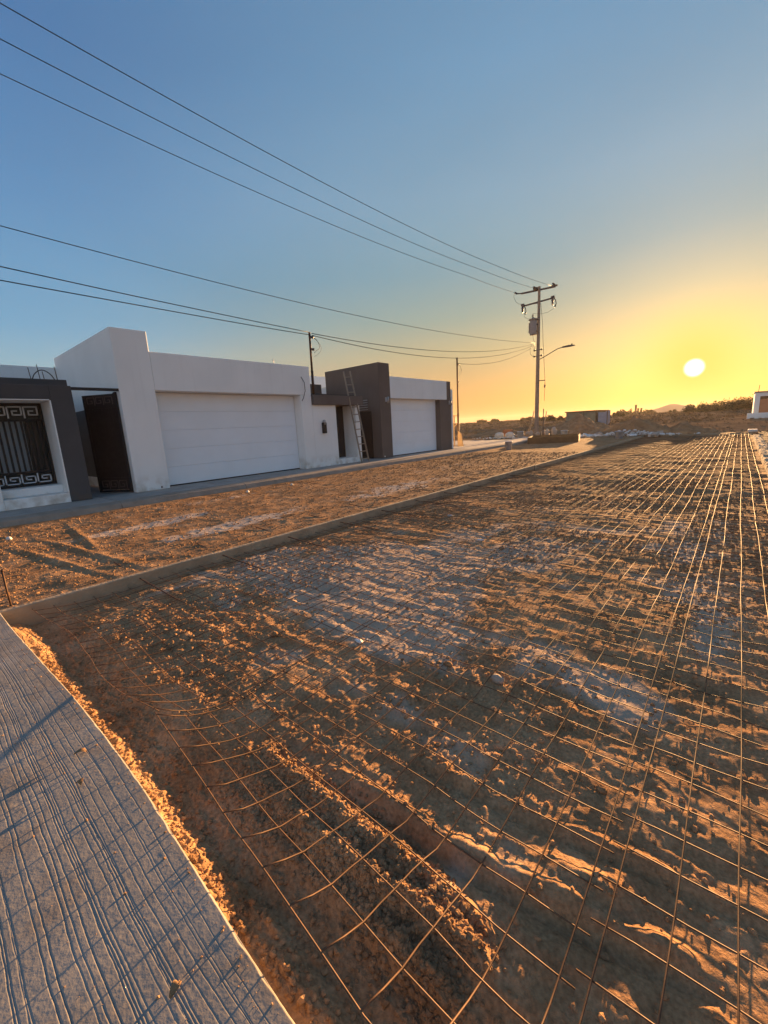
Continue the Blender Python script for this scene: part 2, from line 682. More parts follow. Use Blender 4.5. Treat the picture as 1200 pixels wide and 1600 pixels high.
M['wood_ladder'] = noisy('weathered_ladder_wood', (0.22, 0.19, 0.15), (0.34, 0.29, 0.23), 8, 0.85, 0.3, 40, stretch=(6, 6, 1))
M['ply'] = noisy('raw_board', (0.32, 0.22, 0.12), (0.45, 0.32, 0.19), 3, 0.85, 0.3, 30, stretch=(6, 6, 1))
M['form_ply'] = noisy('old_plywood_forms', (0.10, 0.065, 0.035), (0.17, 0.11, 0.06), 3, 0.9, 0.4, 25)
M['pole'] = noisy('octagonal_concrete_pole', (0.20, 0.16, 0.13), (0.28, 0.23, 0.19), 4, 0.9, 0.3, 30)
M['arm'] = noisy('steel_crossarm', (0.07, 0.06, 0.06), (0.12, 0.10, 0.10), 6, 0.6, 0.1, 30, metal=0.4)
M['porcelain'] = noisy('brown_porcelain', (0.07, 0.04, 0.035), (0.10, 0.06, 0.05), 6, 0.3, 0.05, 30, spec=0.5)
M['tank'] = noisy('grey_transformer_paint', (0.20, 0.19, 0.19), (0.26, 0.25, 0.25), 5, 0.5, 0.1, 20)
M['cable'] = noisy('black_cable', (0.02, 0.02, 0.022), (0.035, 0.035, 0.04), 5, 0.6, 0, 1)
M['stone'] = noisy('pale_stone', (0.30, 0.24, 0.19), (0.46, 0.39, 0.32), 12, 0.9, 0.5, 60)
M['litter'] = noisy('white_litter', (0.6, 0.58, 0.55), (0.75, 0.73, 0.7), 8, 0.8, 0.3, 30)
M['leaf'] = noisy('dry_leaf', (0.20, 0.11, 0.05), (0.32, 0.19, 0.09), 20, 0.8, 0.3, 60)
M['brick'] = noisy('red_brick', (0.34, 0.12, 0.06), (0.48, 0.19, 0.09), 5, 0.9, 0.3, 30)
M['bucket_blue'] = noisy('blue_white_bucket', (0.30, 0.36, 0.48), (0.62, 0.64, 0.68), 6, 0.5, 0.1, 20)
M['bag'] = noisy('pale_bag', (0.48, 0.44, 0.38), (0.66, 0.62, 0.55), 4, 0.85, 0.5, 14)
M['block'] = noisy('bare_block_wall', (0.20, 0.19, 0.13), (0.28, 0.26, 0.18), 1.5, 0.9, 0.4, 12)
M['blueish'] = noisy('pale_grey_panel', (0.26, 0.27, 0.32), (0.34, 0.35, 0.40), 2, 0.8, 0.2, 10)
M['clay'] = noisy('terracotta_door', (0.42, 0.20, 0.11), (0.50, 0.26, 0.15), 2, 0.8, 0.1, 10)
M['bush'] = noisy('dusty_foliage', (0.035, 0.045, 0.018), (0.085, 0.085, 0.035), 1.3, 0.9, 0, 1)
M['bark'] = noisy('grey_bark', (0.09, 0.07, 0.05), (0.15, 0.12, 0.09), 6, 0.9, 0.3, 20)
M['dry'] = noisy('dry_scrub', (0.14, 0.10, 0.055), (0.24, 0.17, 0.09), 0.6, 0.95, 0, 1)
M['far'] = noisy('far_hill', (0.16, 0.12, 0.08), (0.22, 0.17, 0.11), 0.004, 0.95, 0, 1)
M['lamp_white'] = noisy('white_lamp_body', (0.5, 0.5, 0.5), (0.6, 0.6, 0.6), 4, 0.4, 0, 1)
glass, gn, gl_, gb = base_mat('window_glass', 0.05, 0, 0.5)
gb.inputs['Base Color'].default_value = (0.75, 0.8, 0.82, 1)
gb.inputs['Transmission Weight'].default_value = 1.0
gb.inputs['IOR'].default_value = 1.12
M['glass'] = glass

# ------------------------------------------------------------------ ground heights


def gauss(x, y, cx, cy, sx, sy, rot=0.0):
    c, s = math.cos(rot), math.sin(rot)
    u = (x - cx) * c + (y - cy) * s
    v = -(x - cx) * s + (y - cy) * c
    return np.exp(-(u / sx) ** 2 - (v / sy) ** 2)


def heap_mask(x, y):
    """the loose tyre-churned strip of clods near the slab"""
    m = sstep(0.20, 0.08, np.abs(y - 0.79 - 0.03 * np.sin(5 * x) + (x + 0.8) * 0.06)) * sstep(-1.75, -1.2, x) * sstep(-0.36, -0.50, x)
    return m


def pit_h(x, y):
    h = 0.030 * fbm(x * 0.9, y * 0.9, 3, 3) - 0.012
    h = h + 0.012 * fbm(x * 3.2, y * 3.8, 4, 5)
    near = sstep(9, 2.0, y)
    far_ = sstep(4, 12, y)
    h = h + far_ * (0.046 * (vn(x * 1.4, y * 2.2, 43) - 0.5) + 0.03 * fbm(x * 3.5, y * 4.5, 2, 45))
    # ripples left where the wires dragged the soil: mostly along X
    wob = 0.06 * fbm(x * 1.3, y * 1.3, 2, 31)
    rip = vn(x * 1.6 + 5, (y + wob) * 9.0, 21) - 0.5
    h = h + 0.0095 * rip * (0.45 + 0.9 * vn(x * 0.9, y * 0.9, 33))
    rd = 1 - np.abs(2 * vn(x * 4.0, (y + wob) * 11.0, 41) - 1)
    h = h + 0.005 * rd ** 2 * (0.3 + near)
    h = h + 0.0105 * fbm(x * 12, y * 17, 4, 51, 0.65) * (0.5 + near) * (0.3 + 1.2 * vn(x * 2, y * 2, 55))
    h = h + 0.0042 * fbm(x * 36, y * 40, 2, 53) * near
    # lumpy crumbs in patches
    pat = sstep(0.50, 0.68, vn(x * 1.1 + 3, y * 1.1, 61)) * near
    lum = np.maximum(fbm(x * 22, y * 22, 3, 71), 0)
    h = h + 0.055 * pat * lum
    # wheel-churned heap in three ridges parallel to the slab
    hm = heap_mask(x, y)
    rid = 0.5 + 0.5 * np.cos((y - 0.79 + 0.02 * np.sin(4 * x)) * 2 * math.pi / 0.115)
    h = h + hm * (0.018 + 0.030 * rid + 0.05 * np.maximum(fbm(x * 30, y * 30, 3, 81), -0.1))
    # long groove with a raised lip
    gy = 1.03 + 0.02 * np.sin(3 * x) + (x + 0.6) * 0.12
    gm = sstep(-1.4, -1.0, x) * sstep(0.2, -0.1, x)
    h = h - 0.030 * gm * np.exp(-((y - gy) / 0.03) ** 2) + 0.018 * gm * np.exp(-((y - gy - 0.07) / 0.03) ** 2) * (0.4 + 1.2 * vn(x * 14, y * 14, 57))
    gy2 = 1.33 + 0.015 * np.sin(4 * x + 1) + (x + 0.3) * 0.08
    h = h - 0.012 * sstep(-1.2, -0.8, x) * np.exp(-((y - gy2) / 0.02) ** 2) + 0.010 * np.exp(-((y - gy2 - 0.05) / 0.025) ** 2) * sstep(-1.2, -0.8, x) * 2 * vn(x * 12, y * 12, 59)
    h = h + 0.03 * gauss(x, y, -0.25, 1.22, 0.14, 0.06, 0.4) - 0.02 * gauss(x, y, -0.13, 1.16, 0.06, 0.05)
    # clods ridge running lengthwise at the left
    h = h + 0.04 * gauss(x, y, -3.05, 1.25, 0.25, 0.55, 0.3) * (0.4 + 2 * np.maximum(fbm(x * 18, y * 18, 3, 91), 0))
    # soft soil spilling against the concrete slab
    e = np.clip(1 - (y - 0.385 + 0.05 * sstep(-1.5, -0.65, x)) / (0.03 + 0.17 * vn(x * 2.3, x * 0 + 0.5, 101) ** 1.5), 0, 1)
    h = h + 0.062 * e ** 1.4 * (0.08 + 0.95 * sstep(0.2, 0.75, vn(x * 2.1, y * 3, 103))) + 0.03 * e * fbm(x * 20, y * 20, 3, 105)
    h = h - 0.05 * sstep(0.85, 0.6, y) * sstep(0.44, 0.55, y)
    # dip beside the edge strip
    h = h - 0.02 * sstep(-4.2, -4.6, x)
    h = h + 0.10 * sstep(31.0, 33.5, y)
    h = np.where(y < 0.46, np.minimum(h, 0.066 + 0.034 * vn(x * 2.6, y * 9, 109) + 0.014 * vn(x * 25, y * 25, 107)), h)
    return h


def pit_pale(x, y):
    a = gauss(x, y, -3.3, 3.1, 1.1, 1.5, -0.5) + 0.6 * gauss(x, y, -2.3, 2.6, 0.5, 0.9) + 0.9 * gauss(x, y, -0.38, 2.35, 0.35, 0.22)
    a = a + 0.5 * gauss(x, y, -4.4, 2.6, 0.25, 1.0) + 0.45 * gauss(x, y, 0.0, 3.4, 0.35, 0.8) + 0.35 * gauss(x, y, -0.7, 0.95, 0.5, 0.5)
    a = a + 0.55 * gauss(x, y, -1.9, 5.5, 1.2, 3.0) + 0.5 * gauss(x, y, -0.3, 6.0, 0.6, 2.5) + 0.6 * gauss(x, y, -1.6, 2.3, 0.9, 0.5) + 0.5 * gauss(x, y, -1.5, 1.5, 0.8, 0.2)
    n = fbm(x * 3.5, y * 3.5, 6, 111)
    return np.clip(sstep(0.40, 0.80, a + 1.1 * n), 0, 1) * 0.62


def lane_h(x, y):
    h = 0.10 + 0.025 * fbm(x * 0.7, y * 0.7, 3, 13) + 0.014 * fbm(x * 4, y * 4, 4, 15) + 0.016 * np.maximum(fbm(x * 11, y * 12, 3, 17), 0)
    # wheel ruts along the lane near the pavement, and cross tracks at its near end
    for cx in (-8.9, -8.1):
        h = h - 0.015 * np.exp(-((x - cx - 0.15 * np.sin(y * 0.5)) / 0.13) ** 2)
    for (px, py, ang, d) in ((-6.4, 1.0, 0.15, 0.045), (-6.6, 1.35, 0.12, 0.03), (-7.6, 1.6, -0.1, 0.03)):
        v = -(x - px) * math.sin(ang) + (y - py) * math.cos(ang)
        u = (x - px) * math.cos(ang) + (y - py) * math.sin(ang)
        mk = np.exp(-(u / 1.3) ** 2)
        h = h + mk * (0.014 * np.exp(-((v - 0.07) / 0.05) ** 2) - 0.25 * d * np.exp(-(v / 0.05) ** 2))
    return h


def lane_pale(x, y):
    a = gauss(x, y, -7.5, 2.6, 0.33, 1.6, 0.1) + gauss(x, y, -6.1, 3.3, 0.42, 1.3, 0.05) + 0.8 * gauss(x, y, -6.0, 7.6, 0.7, 2.2) + 0.5 * gauss(x, y, -8.9, 4.5, 0.4, 2.5)
    a = a + 0.5 * gauss(x, y, -7.4, 12, 0.8, 3.0) + 0.4 * gauss(x, y, -6.2, 18, 0.6, 4.0)
    n = fbm(x * 5, y * 5, 5, 113)
    return np.clip(sstep(0.45, 0.8, a + 1.0 * n), 0, 1) * 0.75


def geo_rows(y0, y1, k, mn):
    ys = [y0]
    while ys[-1] < y1:
        ys.append(ys[-1] + max(mn, k * ys[-1]))
    ys[-1] = y1
    return np.array(ys)


xs = np.concatenate([np.arange(-4.72, -2.4, 0.011), np.arange(-2.4, 0.62, 0.0065)])
ys = geo_rows(0.325, 34.0, 0.0085, 0.0065)
struct(grid_mesh('road_bed', xs, ys, pit_h, M['dirt'], pit_pale))
xs = np.arange(-9.98, -4.77, 0.025)
ys = geo_rows(-0.6, 34.0, 0.008, 0.02)
struct(grid_mesh('dirt_lane', xs, ys, lane_h, M['lane'], lane_pale))

# the plain all round, sunk under everything built by hand


def plain_h(x, y):
    d = np.hypot(x, y)
    h = 0.14 * fbm(x * 0.35, y * 0.35, 4, 201) + 0.9 * fbm(x * 0.03, y * 0.03, 4, 203) * sstep(40, 110, d)
    h = h + 2.0 * fbm(x * 0.004, y * 0.004, 3, 205) * sstep(300, 900, d)
    h = h + 0.75 * sstep(36, 90, y) * sstep(-2, 20, x + 0.06 * y)
    h = h + 0.8 * sstep(36, 160, d) + 0.25 * sstep(34, 45, y) * (0.5 + vn(x * 0.25, y * 0.12, 207))
    inside = (1 - sstep(33.4, 34.4, y)) * sstep(-40, -36, x) * (1 - sstep(0.95, 1.25, x))
    h = h * (1 - inside) - 0.35 * inside
    near_l = (1 - sstep(35, 40, y)) * (1 - sstep(-12.2, -11.8, x)) * sstep(20.6, 21.4, y)
    h = np.where((x < -11.9) & (y > 19.4) & (y < 60), 0.1 + 0.12 * fbm(x * 0.6, y * 0.6, 4, 209), h)
    return h


def sym(k, first, last):
    a = [0.0]
    while a[-1] < last:
        a.append(a[-1] + max(first, k * a[-1]))
    return np.array(a)


px = sym(0.022, 0.28, 1400)
xs = np.concatenate([-px[::-1][:-1], px]) - 3.0
ys_f = sym(0.02, 0.28, 1500)
ys_b = sym(0.15, 1.0, 800)
ys = np.concatenate([-ys_b[::-1][:-1], ys_f])
struct(grid_mesh('ground', xs, ys, plain_h, M['plain']))

# concrete slab underfoot, with raked grooves
GROOVES = []
yy = 0.37
while yy > -0.35:
    GROOVES.append((yy, random.uniform(0.55, 1.1) * (1.0 if yy > 0.15 else 1.6), random.random() * 50))
    yy -= random.choice((0.006, 0.008, 0.017, 0.026, 0.034, 0.044))
CROSS = [(random.uniform(-4.6, -0.5), random.uniform(-0.1, 0.3), random.uniform(0.05, 0.25), random.uniform(-0.25, 0.25)) for _ in range(95)]


def slab_h(x, y):
    edge = 0.405
    h = 0.12 + 0.004 * fbm(x * 1.5, y * 2.0, 2, 301) + 0.0008 * fbm(x * 9, y * 9, 4, 303)
    w = 0.05 * fbm(x * 1.0, x * 0 + 3.1, 1, 305) + 0.006 * fbm(x * 4.0, x * 0 + 7.1, 2, 307)
    for (gy, d, s) in GROOVES:
        yc = gy + w + 0.006 * (vn(x * 3.0 + s, x * 0 + s, 309) - 0.5) + 0.002 * (vn(x * 30 + s, x * 0 + s, 311) - 0.5)
        dd = d * (0.35 + 0.9 * vn(x * 2.0 + s * 3, x * 0 + s, 313))
        h = h - 0.0019 * dd * np.exp(-((y - yc) / 0.0013) ** 2)
    for (cx, cy, L, tilt) in CROSS:
        xc = cx + tilt * (y - cy)
        h = h - 0.0022 * np.exp(-((x - xc) / 0.006) ** 2) * sstep(L, L * 0.6, np.abs(y - cy))
    ch = np.clip((y - (edge + 0.003 - 0.004 * vn(x * 16, x * 0 + 1, 315) ** 3)) / 0.005, 0, 1)
    h = h - 0.006 * ch ** 2
    return h


def drop_edge(x, y):
    h = slab_h(x, y)
    return np.where(y > 0.4145, -0.12, h)


xs = np.concatenate([np.arange(-6.0, -4.0, 0.03), np.arange(-4.0, -0.3, 0.010), np.arange(-0.3, 3.0, 0.05)])
ys = np.concatenate([np.array([-5.0, -3.5, -2.0, -1.2, -0.8]), np.arange(-0.5, -0.12, 0.02), np.arange(-0.12, 0.4125, 0.0013), np.array([0.4135, 0.4150])])
slab = grid_mesh('concrete_slab', xs, ys, drop_edge, M['slab'])
me = slab.data
co = np.empty(len(me.vertices) * 3, np.float32)
me.vertices.foreach_get('co', co)
co = co.reshape(-1, 3)
k_ = co[:, 1] > -0.12
off_ = -0.060 * sstep(-2.2, -4.7, co[:, 0]) - 0.046 * sstep(-2.0, -0.5, co[:, 0])
co[k_, 1] += (off_[k_] + 0.003 * fbm(co[k_, 0] * 7, co[k_, 0] * 0 + 0.3, 6, 317, 0.75)) * sstep(0.25, 0.41, co[k_, 1])
co[co[:, 1] > 0.4145 + 0.02, 2] = -0.12
me.vertices.foreach_set('co', co.ravel())
struct(slab)

# ------------------------------------------------------------------ clods and grit (nobody could count them)


def lumps_mesh(name, pts, sizes, mat, seed=0, nvar=6, sub=1):
    """many small irregular lumps in one mesh"""
    import bmesh
    vars_ = []
    for k in range(nvar):
        bm = bmesh.new()
        bmesh.ops.create_icosphere(bm, subdivisions=sub, radius=1)
        rr = random.Random(seed + k)
        for v in bm.verts:
            v.co *= rr.uniform(0.7, 1.2)
        V = np.array([v.co[:] for v in bm.verts])
        F = np.array([[v.index for v in f.verts] for f in bm.faces])
        bm.free()
        vars_.append((V, F))
    rs = np.random.RandomState(seed)
    cos, fcs = [], []
    off = 0
    ids = rs.randint(0, nvar, len(pts))
    for k in range(nvar):
        V, F = vars_[k]
        sel = np.where(ids == k)[0]
        if len(sel) == 0:
            continue
        P = pts[sel]
        S = sizes[sel]
        ang = rs.uniform(0, 2 * math.pi, len(sel))
        c, s = np.cos(ang), np.sin(ang)
        sx = S * rs.uniform(0.8, 1.3, len(sel))
        sy = S * rs.uniform(0.7, 1.1, len(sel))
        sz = S * rs.uniform(0.5, 0.85, len(sel))
        lx = V[None, :, 0] * sx[:, None]
        ly = V[None, :, 1] * sy[:, None]
        lz = V[None, :, 2] * sz[:, None]
        X = lx * c[:, None] - ly * s[:, None] + P[:, 0:1]
        Y = lx * s[:, None] + ly * c[:, None] + P[:, 1:2]
        Z = lz + P[:, 2:3]
        C = np.stack([X, Y, Z], 2).reshape(-1, 3)
        FF = (F[None] + (np.arange(len(sel)) * len(V))[:, None, None]).reshape(-1, 3) + off
        off += len(C)
        cos.append(C)
        fcs.append(FF)
    co = np.concatenate(cos).astype(np.float32)
    fc = np.concatenate(fcs).astype(np.int32)
    me = bpy.data.meshes.new(name)
    me.vertices.add(len(co))
    me.vertices.foreach_set('co', co.ravel())
    me.loops.add(fc.size)
    me.loops.foreach_set('vertex_index', fc.ravel())
    me.polygons.add(len(fc))
    me.polygons.foreach_set('loop_start', np.arange(0, fc.size, 3, dtype=np.int32))
    me.polygons.foreach_set('loop_total', np.full(len(fc), 3, dtype=np.int32))
    me.polygons.foreach_set('use_smooth', np.zeros(len(fc), dtype=bool))
    me.update(calc_edges=True)
    me.materials.append(mat)
    o = bpy.data.objects.new(name, me)
    COL.objects.link(o)
    return o


# loose crumbs of the churned heap and of the ridges beside it
n = 26000
x = rng.uniform(-2.0, -0.3, n)
y = rng.uniform(0.5, 1.15, n)
keep = rng.rand(n) < heap_mask(x, y) * 0.9
x, y = x[keep], y[keep]
s = 0.0035 + 0.010 * rng.rand(len(x)) ** 3.0
z = pit_h(x, y) + s * 0.25
o = lumps_mesh('loose_soil_clods', np.stack([x, y, z], 1), s, M['clod'], 5)
tag(o, 'churned heap of loose brown clods under the wire mesh nearest the camera', 'soil clods', kind='stuff')
n = 60000
x = rng.uniform(-4.7, 0.55, n)
y = 0.42 + 11 * rng.rand(n) ** 1.9
pat = 0.30 + 0.9 * sstep(0.48, 0.66, vn(x * 1.1 + 3, y * 1.1, 61)) + 0.6 * gauss(x, y, -3.05, 1.25, 0.5, 0.7) - 0.25 * sstep(0.52, 0.42, y)
keep = rng.rand(n) < pat * 0.7
x, y = x[keep], y[keep]
s = (0.0028 + 0.010 * rng.rand(len(x)) ** 4) * (1 + y * 0.12)
z = pit_h(x, y) + s * 0.2
o = lumps_mesh('gravel_crumbs', np.stack([x, y, z], 1), s, M['dirt'], 9)
tag(o, 'fine crumbs of soil and grit scattered over the dug road bed', 'gravel', kind='stuff')
n = 520
x = rng.uniform(-4.6, -0.45, n)
y = 0.395 - 0.055 * sstep(-2.2, -4.7, x) - 0.045 * sstep(-2.0, -0.5, x) - 0.34 * rng.rand(n) ** 3.2
s = 0.0012 + 0.0042 * rng.rand(n) ** 5
o = lumps_mesh('slab_crumbs', np.stack([x, y, slab_h(x, y) + s * 0.4], 1), s, M['dirt'], 29)
tag(o, 'specks of soil spilled on the grooved slab along its broken edge', 'gravel', kind='stuff')
n = 22000
x = rng.uniform(-9.8, -4.85, n)
y = 0.3 + 18 * rng.rand(n) ** 1.7
s = (0.004 + 0.014 * rng.rand(n) ** 4) * (1 + y * 0.05)
z = lane_h(x, y) + s * 0.2
o = lumps_mesh('lane_gravel', np.stack([x, y, z], 1), s, M['lane'], 19)
tag(o, 'fine gravel and crumbs scattered over the side lane before the houses', 'gravel', kind='stuff')

# ------------------------------------------------------------------ wire mesh mats
WR = 0.0027


def curl(y, x, y_end, lift, L=0.42):
    return lift * np.clip((y_end + L - y) / L, 0, 1) ** 1.7


def wire_z(x, y):
    # the wires rest on the lumps, more or less pressed in
    base = pit_smooth(x, y)
    return base + 0.024


def pit_smooth(x, y):
    h = 0.030 * fbm(x * 0.9, y * 0.9, 3, 3) + 0.030 * fbm(x * 3.2, y * 3.8, 1, 5)
    h = h + 0.10 * sstep(31.0, 33.5, y)
    h = h + 0.012 * fbm(x * 5.5, y * 5.5, 2, 401) + heap_mask(x, y) * 0.022
    return h


def make_mat(xs_w, y_end_fun, lift_fun, y_first, y_last, label, seed):
    x0, x1 = xs_w[0], xs_w[-1]
    root = thing('wire_mesh_mat', (float((x0 + x1) / 2), float(y_first), 0.0), label, 'wire mesh', 'welded wire mats laid on the road bed')
    rr = random.Random(seed)
    for xw in xs_w:
        ye = y_end_fun(xw)
        yv = [ye]
        while yv[-1] < y_last:
            yv.append(yv[-1] + max(0.075 if yv[-1] < 1.2 else 0.15, 0.03 * yv[-1]))
        yv[-1] = y_last
        yv = np.array(yv)
        xx = xw + 0.010 * fbm(np.full_like(yv, xw * 3), yv * 0.7, 2, seed) * 2
        zz = wire_z(xx, yv) + curl(yv, xw, ye, lift_fun(xw))
        mb = MB()
        mb.tube(list(zip(xx.tolist(), yv.tolist(), zz.tolist())), WR, 5)
        mb.build('long_wire', M['rust'], root)
    # cross wires
    y = y_first
    cnt = 0
    while y < y_last and cnt < 250:
        step = 0.149
        xv = np.linspace(x0 - 0.04, x1 + 0.04, int(round((x1 - x0 + 0.08) / (0.11 if y < 6 else (0.3 if y < 15 else 0.7)))) + 1)
        k = (y - y_first)
        ye = np.array([y_end_fun(v) for v in xv])
        ylocal = y + (ye - y_first) * np.clip(1 - k / 0.9, 0, 1) + 0.010 * fbm(xv * 1.5, np.full_like(xv, y * 7), 2, seed + 5)
        lf = np.array([lift_fun(v) for v in xv])
        zz = wire_z(xv, ylocal) + lf * np.clip((ye + 0.42 - ylocal) / 0.42, 0, 1) ** 1.7 - 2 * WR + 0.001
        mb = MB()
        mb.tube(list(zip(xv.tolist(), ylocal.tolist(), zz.tolist())), WR, 5 if y < 8 else 4)
        mb.build('cross_wire', M['rust'], root)
        y += step
        cnt += 1
    return root


make_mat([-0.24 - 0.15 * k for k in range(12, -1, -1)], lambda x: 0.455 + max(0.0, (-x - 0.54)) * 0.095,
         lambda x: 0.165, 0.455, 32.0, 'middle rusty welded wire mat with its near edge curled up by the slab', 501)
make_mat([-4.78 + 0.15 * k for k in range(19)], lambda x: 0.60 + 0.04 * math.sin(x * 3),
         lambda x: 0.05 + 0.10 * max(0, (x + 3.4)), 0.60, 32.0, 'rusty welded wire mat lying beside the long concrete edge strip', 502)
make_mat([-0.17 + 0.15 * k for k in range(5)], lambda x: 0.50, lambda x: 0.03, 0.50, 32.0,
         'narrow rusty welded wire mat along the rough right-hand kerb', 503)

# ------------------------------------------------------------------ edge strip, dowels, stake
ORD = ['first', 'second', 'third', 'fourth', 'fifth', 'sixth', 'seventh', 'eighth', 'ninth', 'tenth', 'eleventh', 'twelfth']
y = 0.325
k = 0
while y < 31.5:
    L = 3.1
    y1 = min(y + L, 32.0)
    mb = MB()
    nseg = 30
    dx0 = random.uniform(-0.012, 0.012)
    dx1 = random.uniform(-0.012, 0.012)
    pts = []
    for i in range(nseg + 1):
        t = i / nseg
        yy_ = y + (y1 - 0.008 - y) * t
        xo = -4.755 + dx0 * (1 - t) + dx1 * t + 0.008 * float(fbm(yy_ * 1.3, 0.5, 2, 601))
        w1 = 0.036 + 0.004 * float(fbm(yy_ * 9, 2.5, 2, 603))
        zt = 0.118 + 0.010 * float(fbm(yy_ * 2, 5.5, 3, 605))
        pts.append([(xo - w1, yy_, -0.12), (xo - w1, yy_, zt - 0.006), (xo - w1 + 0.007, yy_, zt), (xo + w1 - 0.008, yy_, zt + 0.001), (xo + w1, yy_, zt - 0.007), (xo + w1, yy_, -0.12)])
    vs = [p for row in pts for p in row]
    fs = []
    for i in range(nseg):
        for j in range(5):
            a = i * 6 + j
            fs.append((a, a + 1, a + 7, a + 6))
    fs.append((5, 4, 3, 2, 1, 0))
    e = nseg * 6
    fs.append((e, e + 1, e + 2, e + 3, e + 4, e + 5))
    mb.add(vs, fs)
    o = mb.build('edge_strip', M['form'])
    tag(o, '%s length of the low grey concrete edge strip counted from the grooved slab' % ORD[k], 'concrete strip', 'concrete edge strip lengths between lane and road bed')
    y = y1
    k += 1

yd = [1.46, 2.40, 3.38, 4.40, 5.42, 6.45, 7.5, 8.55, 9.6, 10.7, 11.8, 12.9]
for i, y in enumerate(yd):
    mb = MB()
    a = random.uniform(-0.05, 0.05)
    xl, xr = -5.48 + random.uniform(-0.06, 0.06), -3.85 + random.uniform(-0.06, 0.06)
    zl = float(lane_h(np.array([xl]), np.array([y]))[0])
    zr = float(pit_smooth(np.array([xr]), np.array([y]))[0])
    pts = [(xl, y + a, zl + 0.018), (-4.76, y, 0.072), (xr, y - a, zr + 0.045)]
    fine = []
    for t in range(13):
        u = t / 12 * 2
        q = Vector(pts[0]).lerp(Vector(pts[1]), u) if u <= 1 else Vector(pts[1]).lerp(Vector(pts[2]), u - 1)
        fine.append(q)
    mb.tube(fine, 0.0068, 6)
    o = mb.build('steel_dowel', M['rust_dark'])
    tag(o, '%s dark steel dowel bar run through the edge strip, counted from the slab' % ORD[i], 'steel dowel', 'steel dowels through the edge strip')

mb = MB()
mb.tube([(-4.885, 0.45, 0.0), (-4.86, 0.44, 0.25), (-4.845, 0.44, 0.45)], 0.0085, 7)
mb.tube([(-4.848, 0.44, 0.44), (-4.843, 0.44, 0.455)], 0.012, 7)
tag(mb.build('marking_stake', M['rust_dark']), 'thin rusty stake driven in at the slab corner of the edge strip', 'stake')

# ------------------------------------------------------------------ right kerb with sandy crust
yk = geo_rows(2.0, 29.5, 0.006, 0.03)
xk = np.linspace(0.555, 1.0, 24)


def rk(x, y):
    h = 0.11 + 0.07 * fbm(x * 9, y * 4.5, 4, 701) + 0.03 * np.maximum(vn(x * 3, y * 3.4, 703) - 0.45, 0)
    h = h - 0.30 * sstep(0.60, 0.555, x + 0.03 * fbm(y * 3, x * 0, 3, 705)) - 0.2 * sstep(0.84, 0.99, x + 0.10 * fbm(y * 1.5, x * 0 + 3, 3, 707))
    return h


M['crust'] = dirt_mat('sandy_kerb_crust', ((0.34, 0.26, 0.17), (0.46, 0.37, 0.26), (0.56, 0.46, 0.33)), (0.5, 0.45, 0.4))
struct(grid_mesh('kerb', xk, yk, rk, M['crust']))
xs = np.arange(0.9, 7.0, 0.06)
ys = geo_rows(0.3, 36.0, 0.012, 0.05)
M['verge'] = dirt_mat('grey_verge_gravel', ((0.06, 0.055, 0.05), (0.11, 0.10, 0.088), (0.17, 0.155, 0.13)), (0.5, 0.45, 0.4), 0.5)
struct(grid_mesh('verge', xs, ys, lambda x, y: 0.02 + 0.10 * fbm(x * 2, y * 2, 4, 711) - 0.3 * sstep(6.0, 7.0, x), M['verge']))

# ------------------------------------------------------------------ pavement before the houses
pave = thing('pavement', (-10.7, 10.0, 0.0), None, None)
struct(pave)
y = -4.0
while y < 30.5:
    L = 3.0 if y > -1 else 4.0
    y1 = y + L
    mb = MB()
    dz = random.uniform(-0.004, 0.004)
    mb.box(-12.4, -10.27, y + 0.006, y1 - 0.006, -0.1, 0.25 + dz)
    mb.build('pavement_slab', M['concrete'], pave, bevel=0.008)
    mb = MB()
    # sloping kerb stone
    dx = random.uniform(-0.01, 0.01)
    prof = [(-10.262, -0.1), (-10.262, 0.243), (-10.13, 0.238), (-10.02 + dx, 0.205), (-9.95 + dx, 0.06), (-9.95 + dx, -0.1)]
    vs = [(a, y + 0.005, b) for a, b in prof] + [(a, y1 - 0.005, b) for a, b in prof]
    fs = [(i, i + 1, i + 7, i + 6) for i in range(5)] + [(5, 4, 3, 2, 1, 0), (6, 7, 8, 9, 10, 11)]
    mb.add(vs, fs)
    mb.build('kerb_stone', M['kerb'], pave, bevel=0.006)
    y = y1

# ------------------------------------------------------------------ house 1
FX = -11.25
G = 0.25
h1 = thing('white_house', (FX, 5.0, G), 'white rendered house with tall blade wall, barred window bay and wide garage door', 'house', 'houses along the lane')


def meander(mb, X, y0, y1, z0, z1, n, t, flip=False):
    """greek key units between y0..y1 as bars standing on plane X"""
    w = (y1 - y0) / n
    h = z1 - z0
    for i in range(n):
        a = y0 + i * w

        def P(u, v):
            vv = (1 - v) if flip else v
            return (X, a + u * w, z0 + vv * h)
        path = [(0.06, 0.0), (0.06, 1.0), (0.90, 1.0), (0.90, 0.25), (0.34, 0.25), (0.34, 0.62), (0.62, 0.62)]
        for (p, q) in zip(path[:-1], path[1:]):
            p3, q3 = Vector(P(*p)), Vector(P(*q))
            d = (q3 - p3).normalized() * (t / 2)
            mb.obox(p3 - d, q3 + d, t, t, up=(1, 0, 0))
    return mb


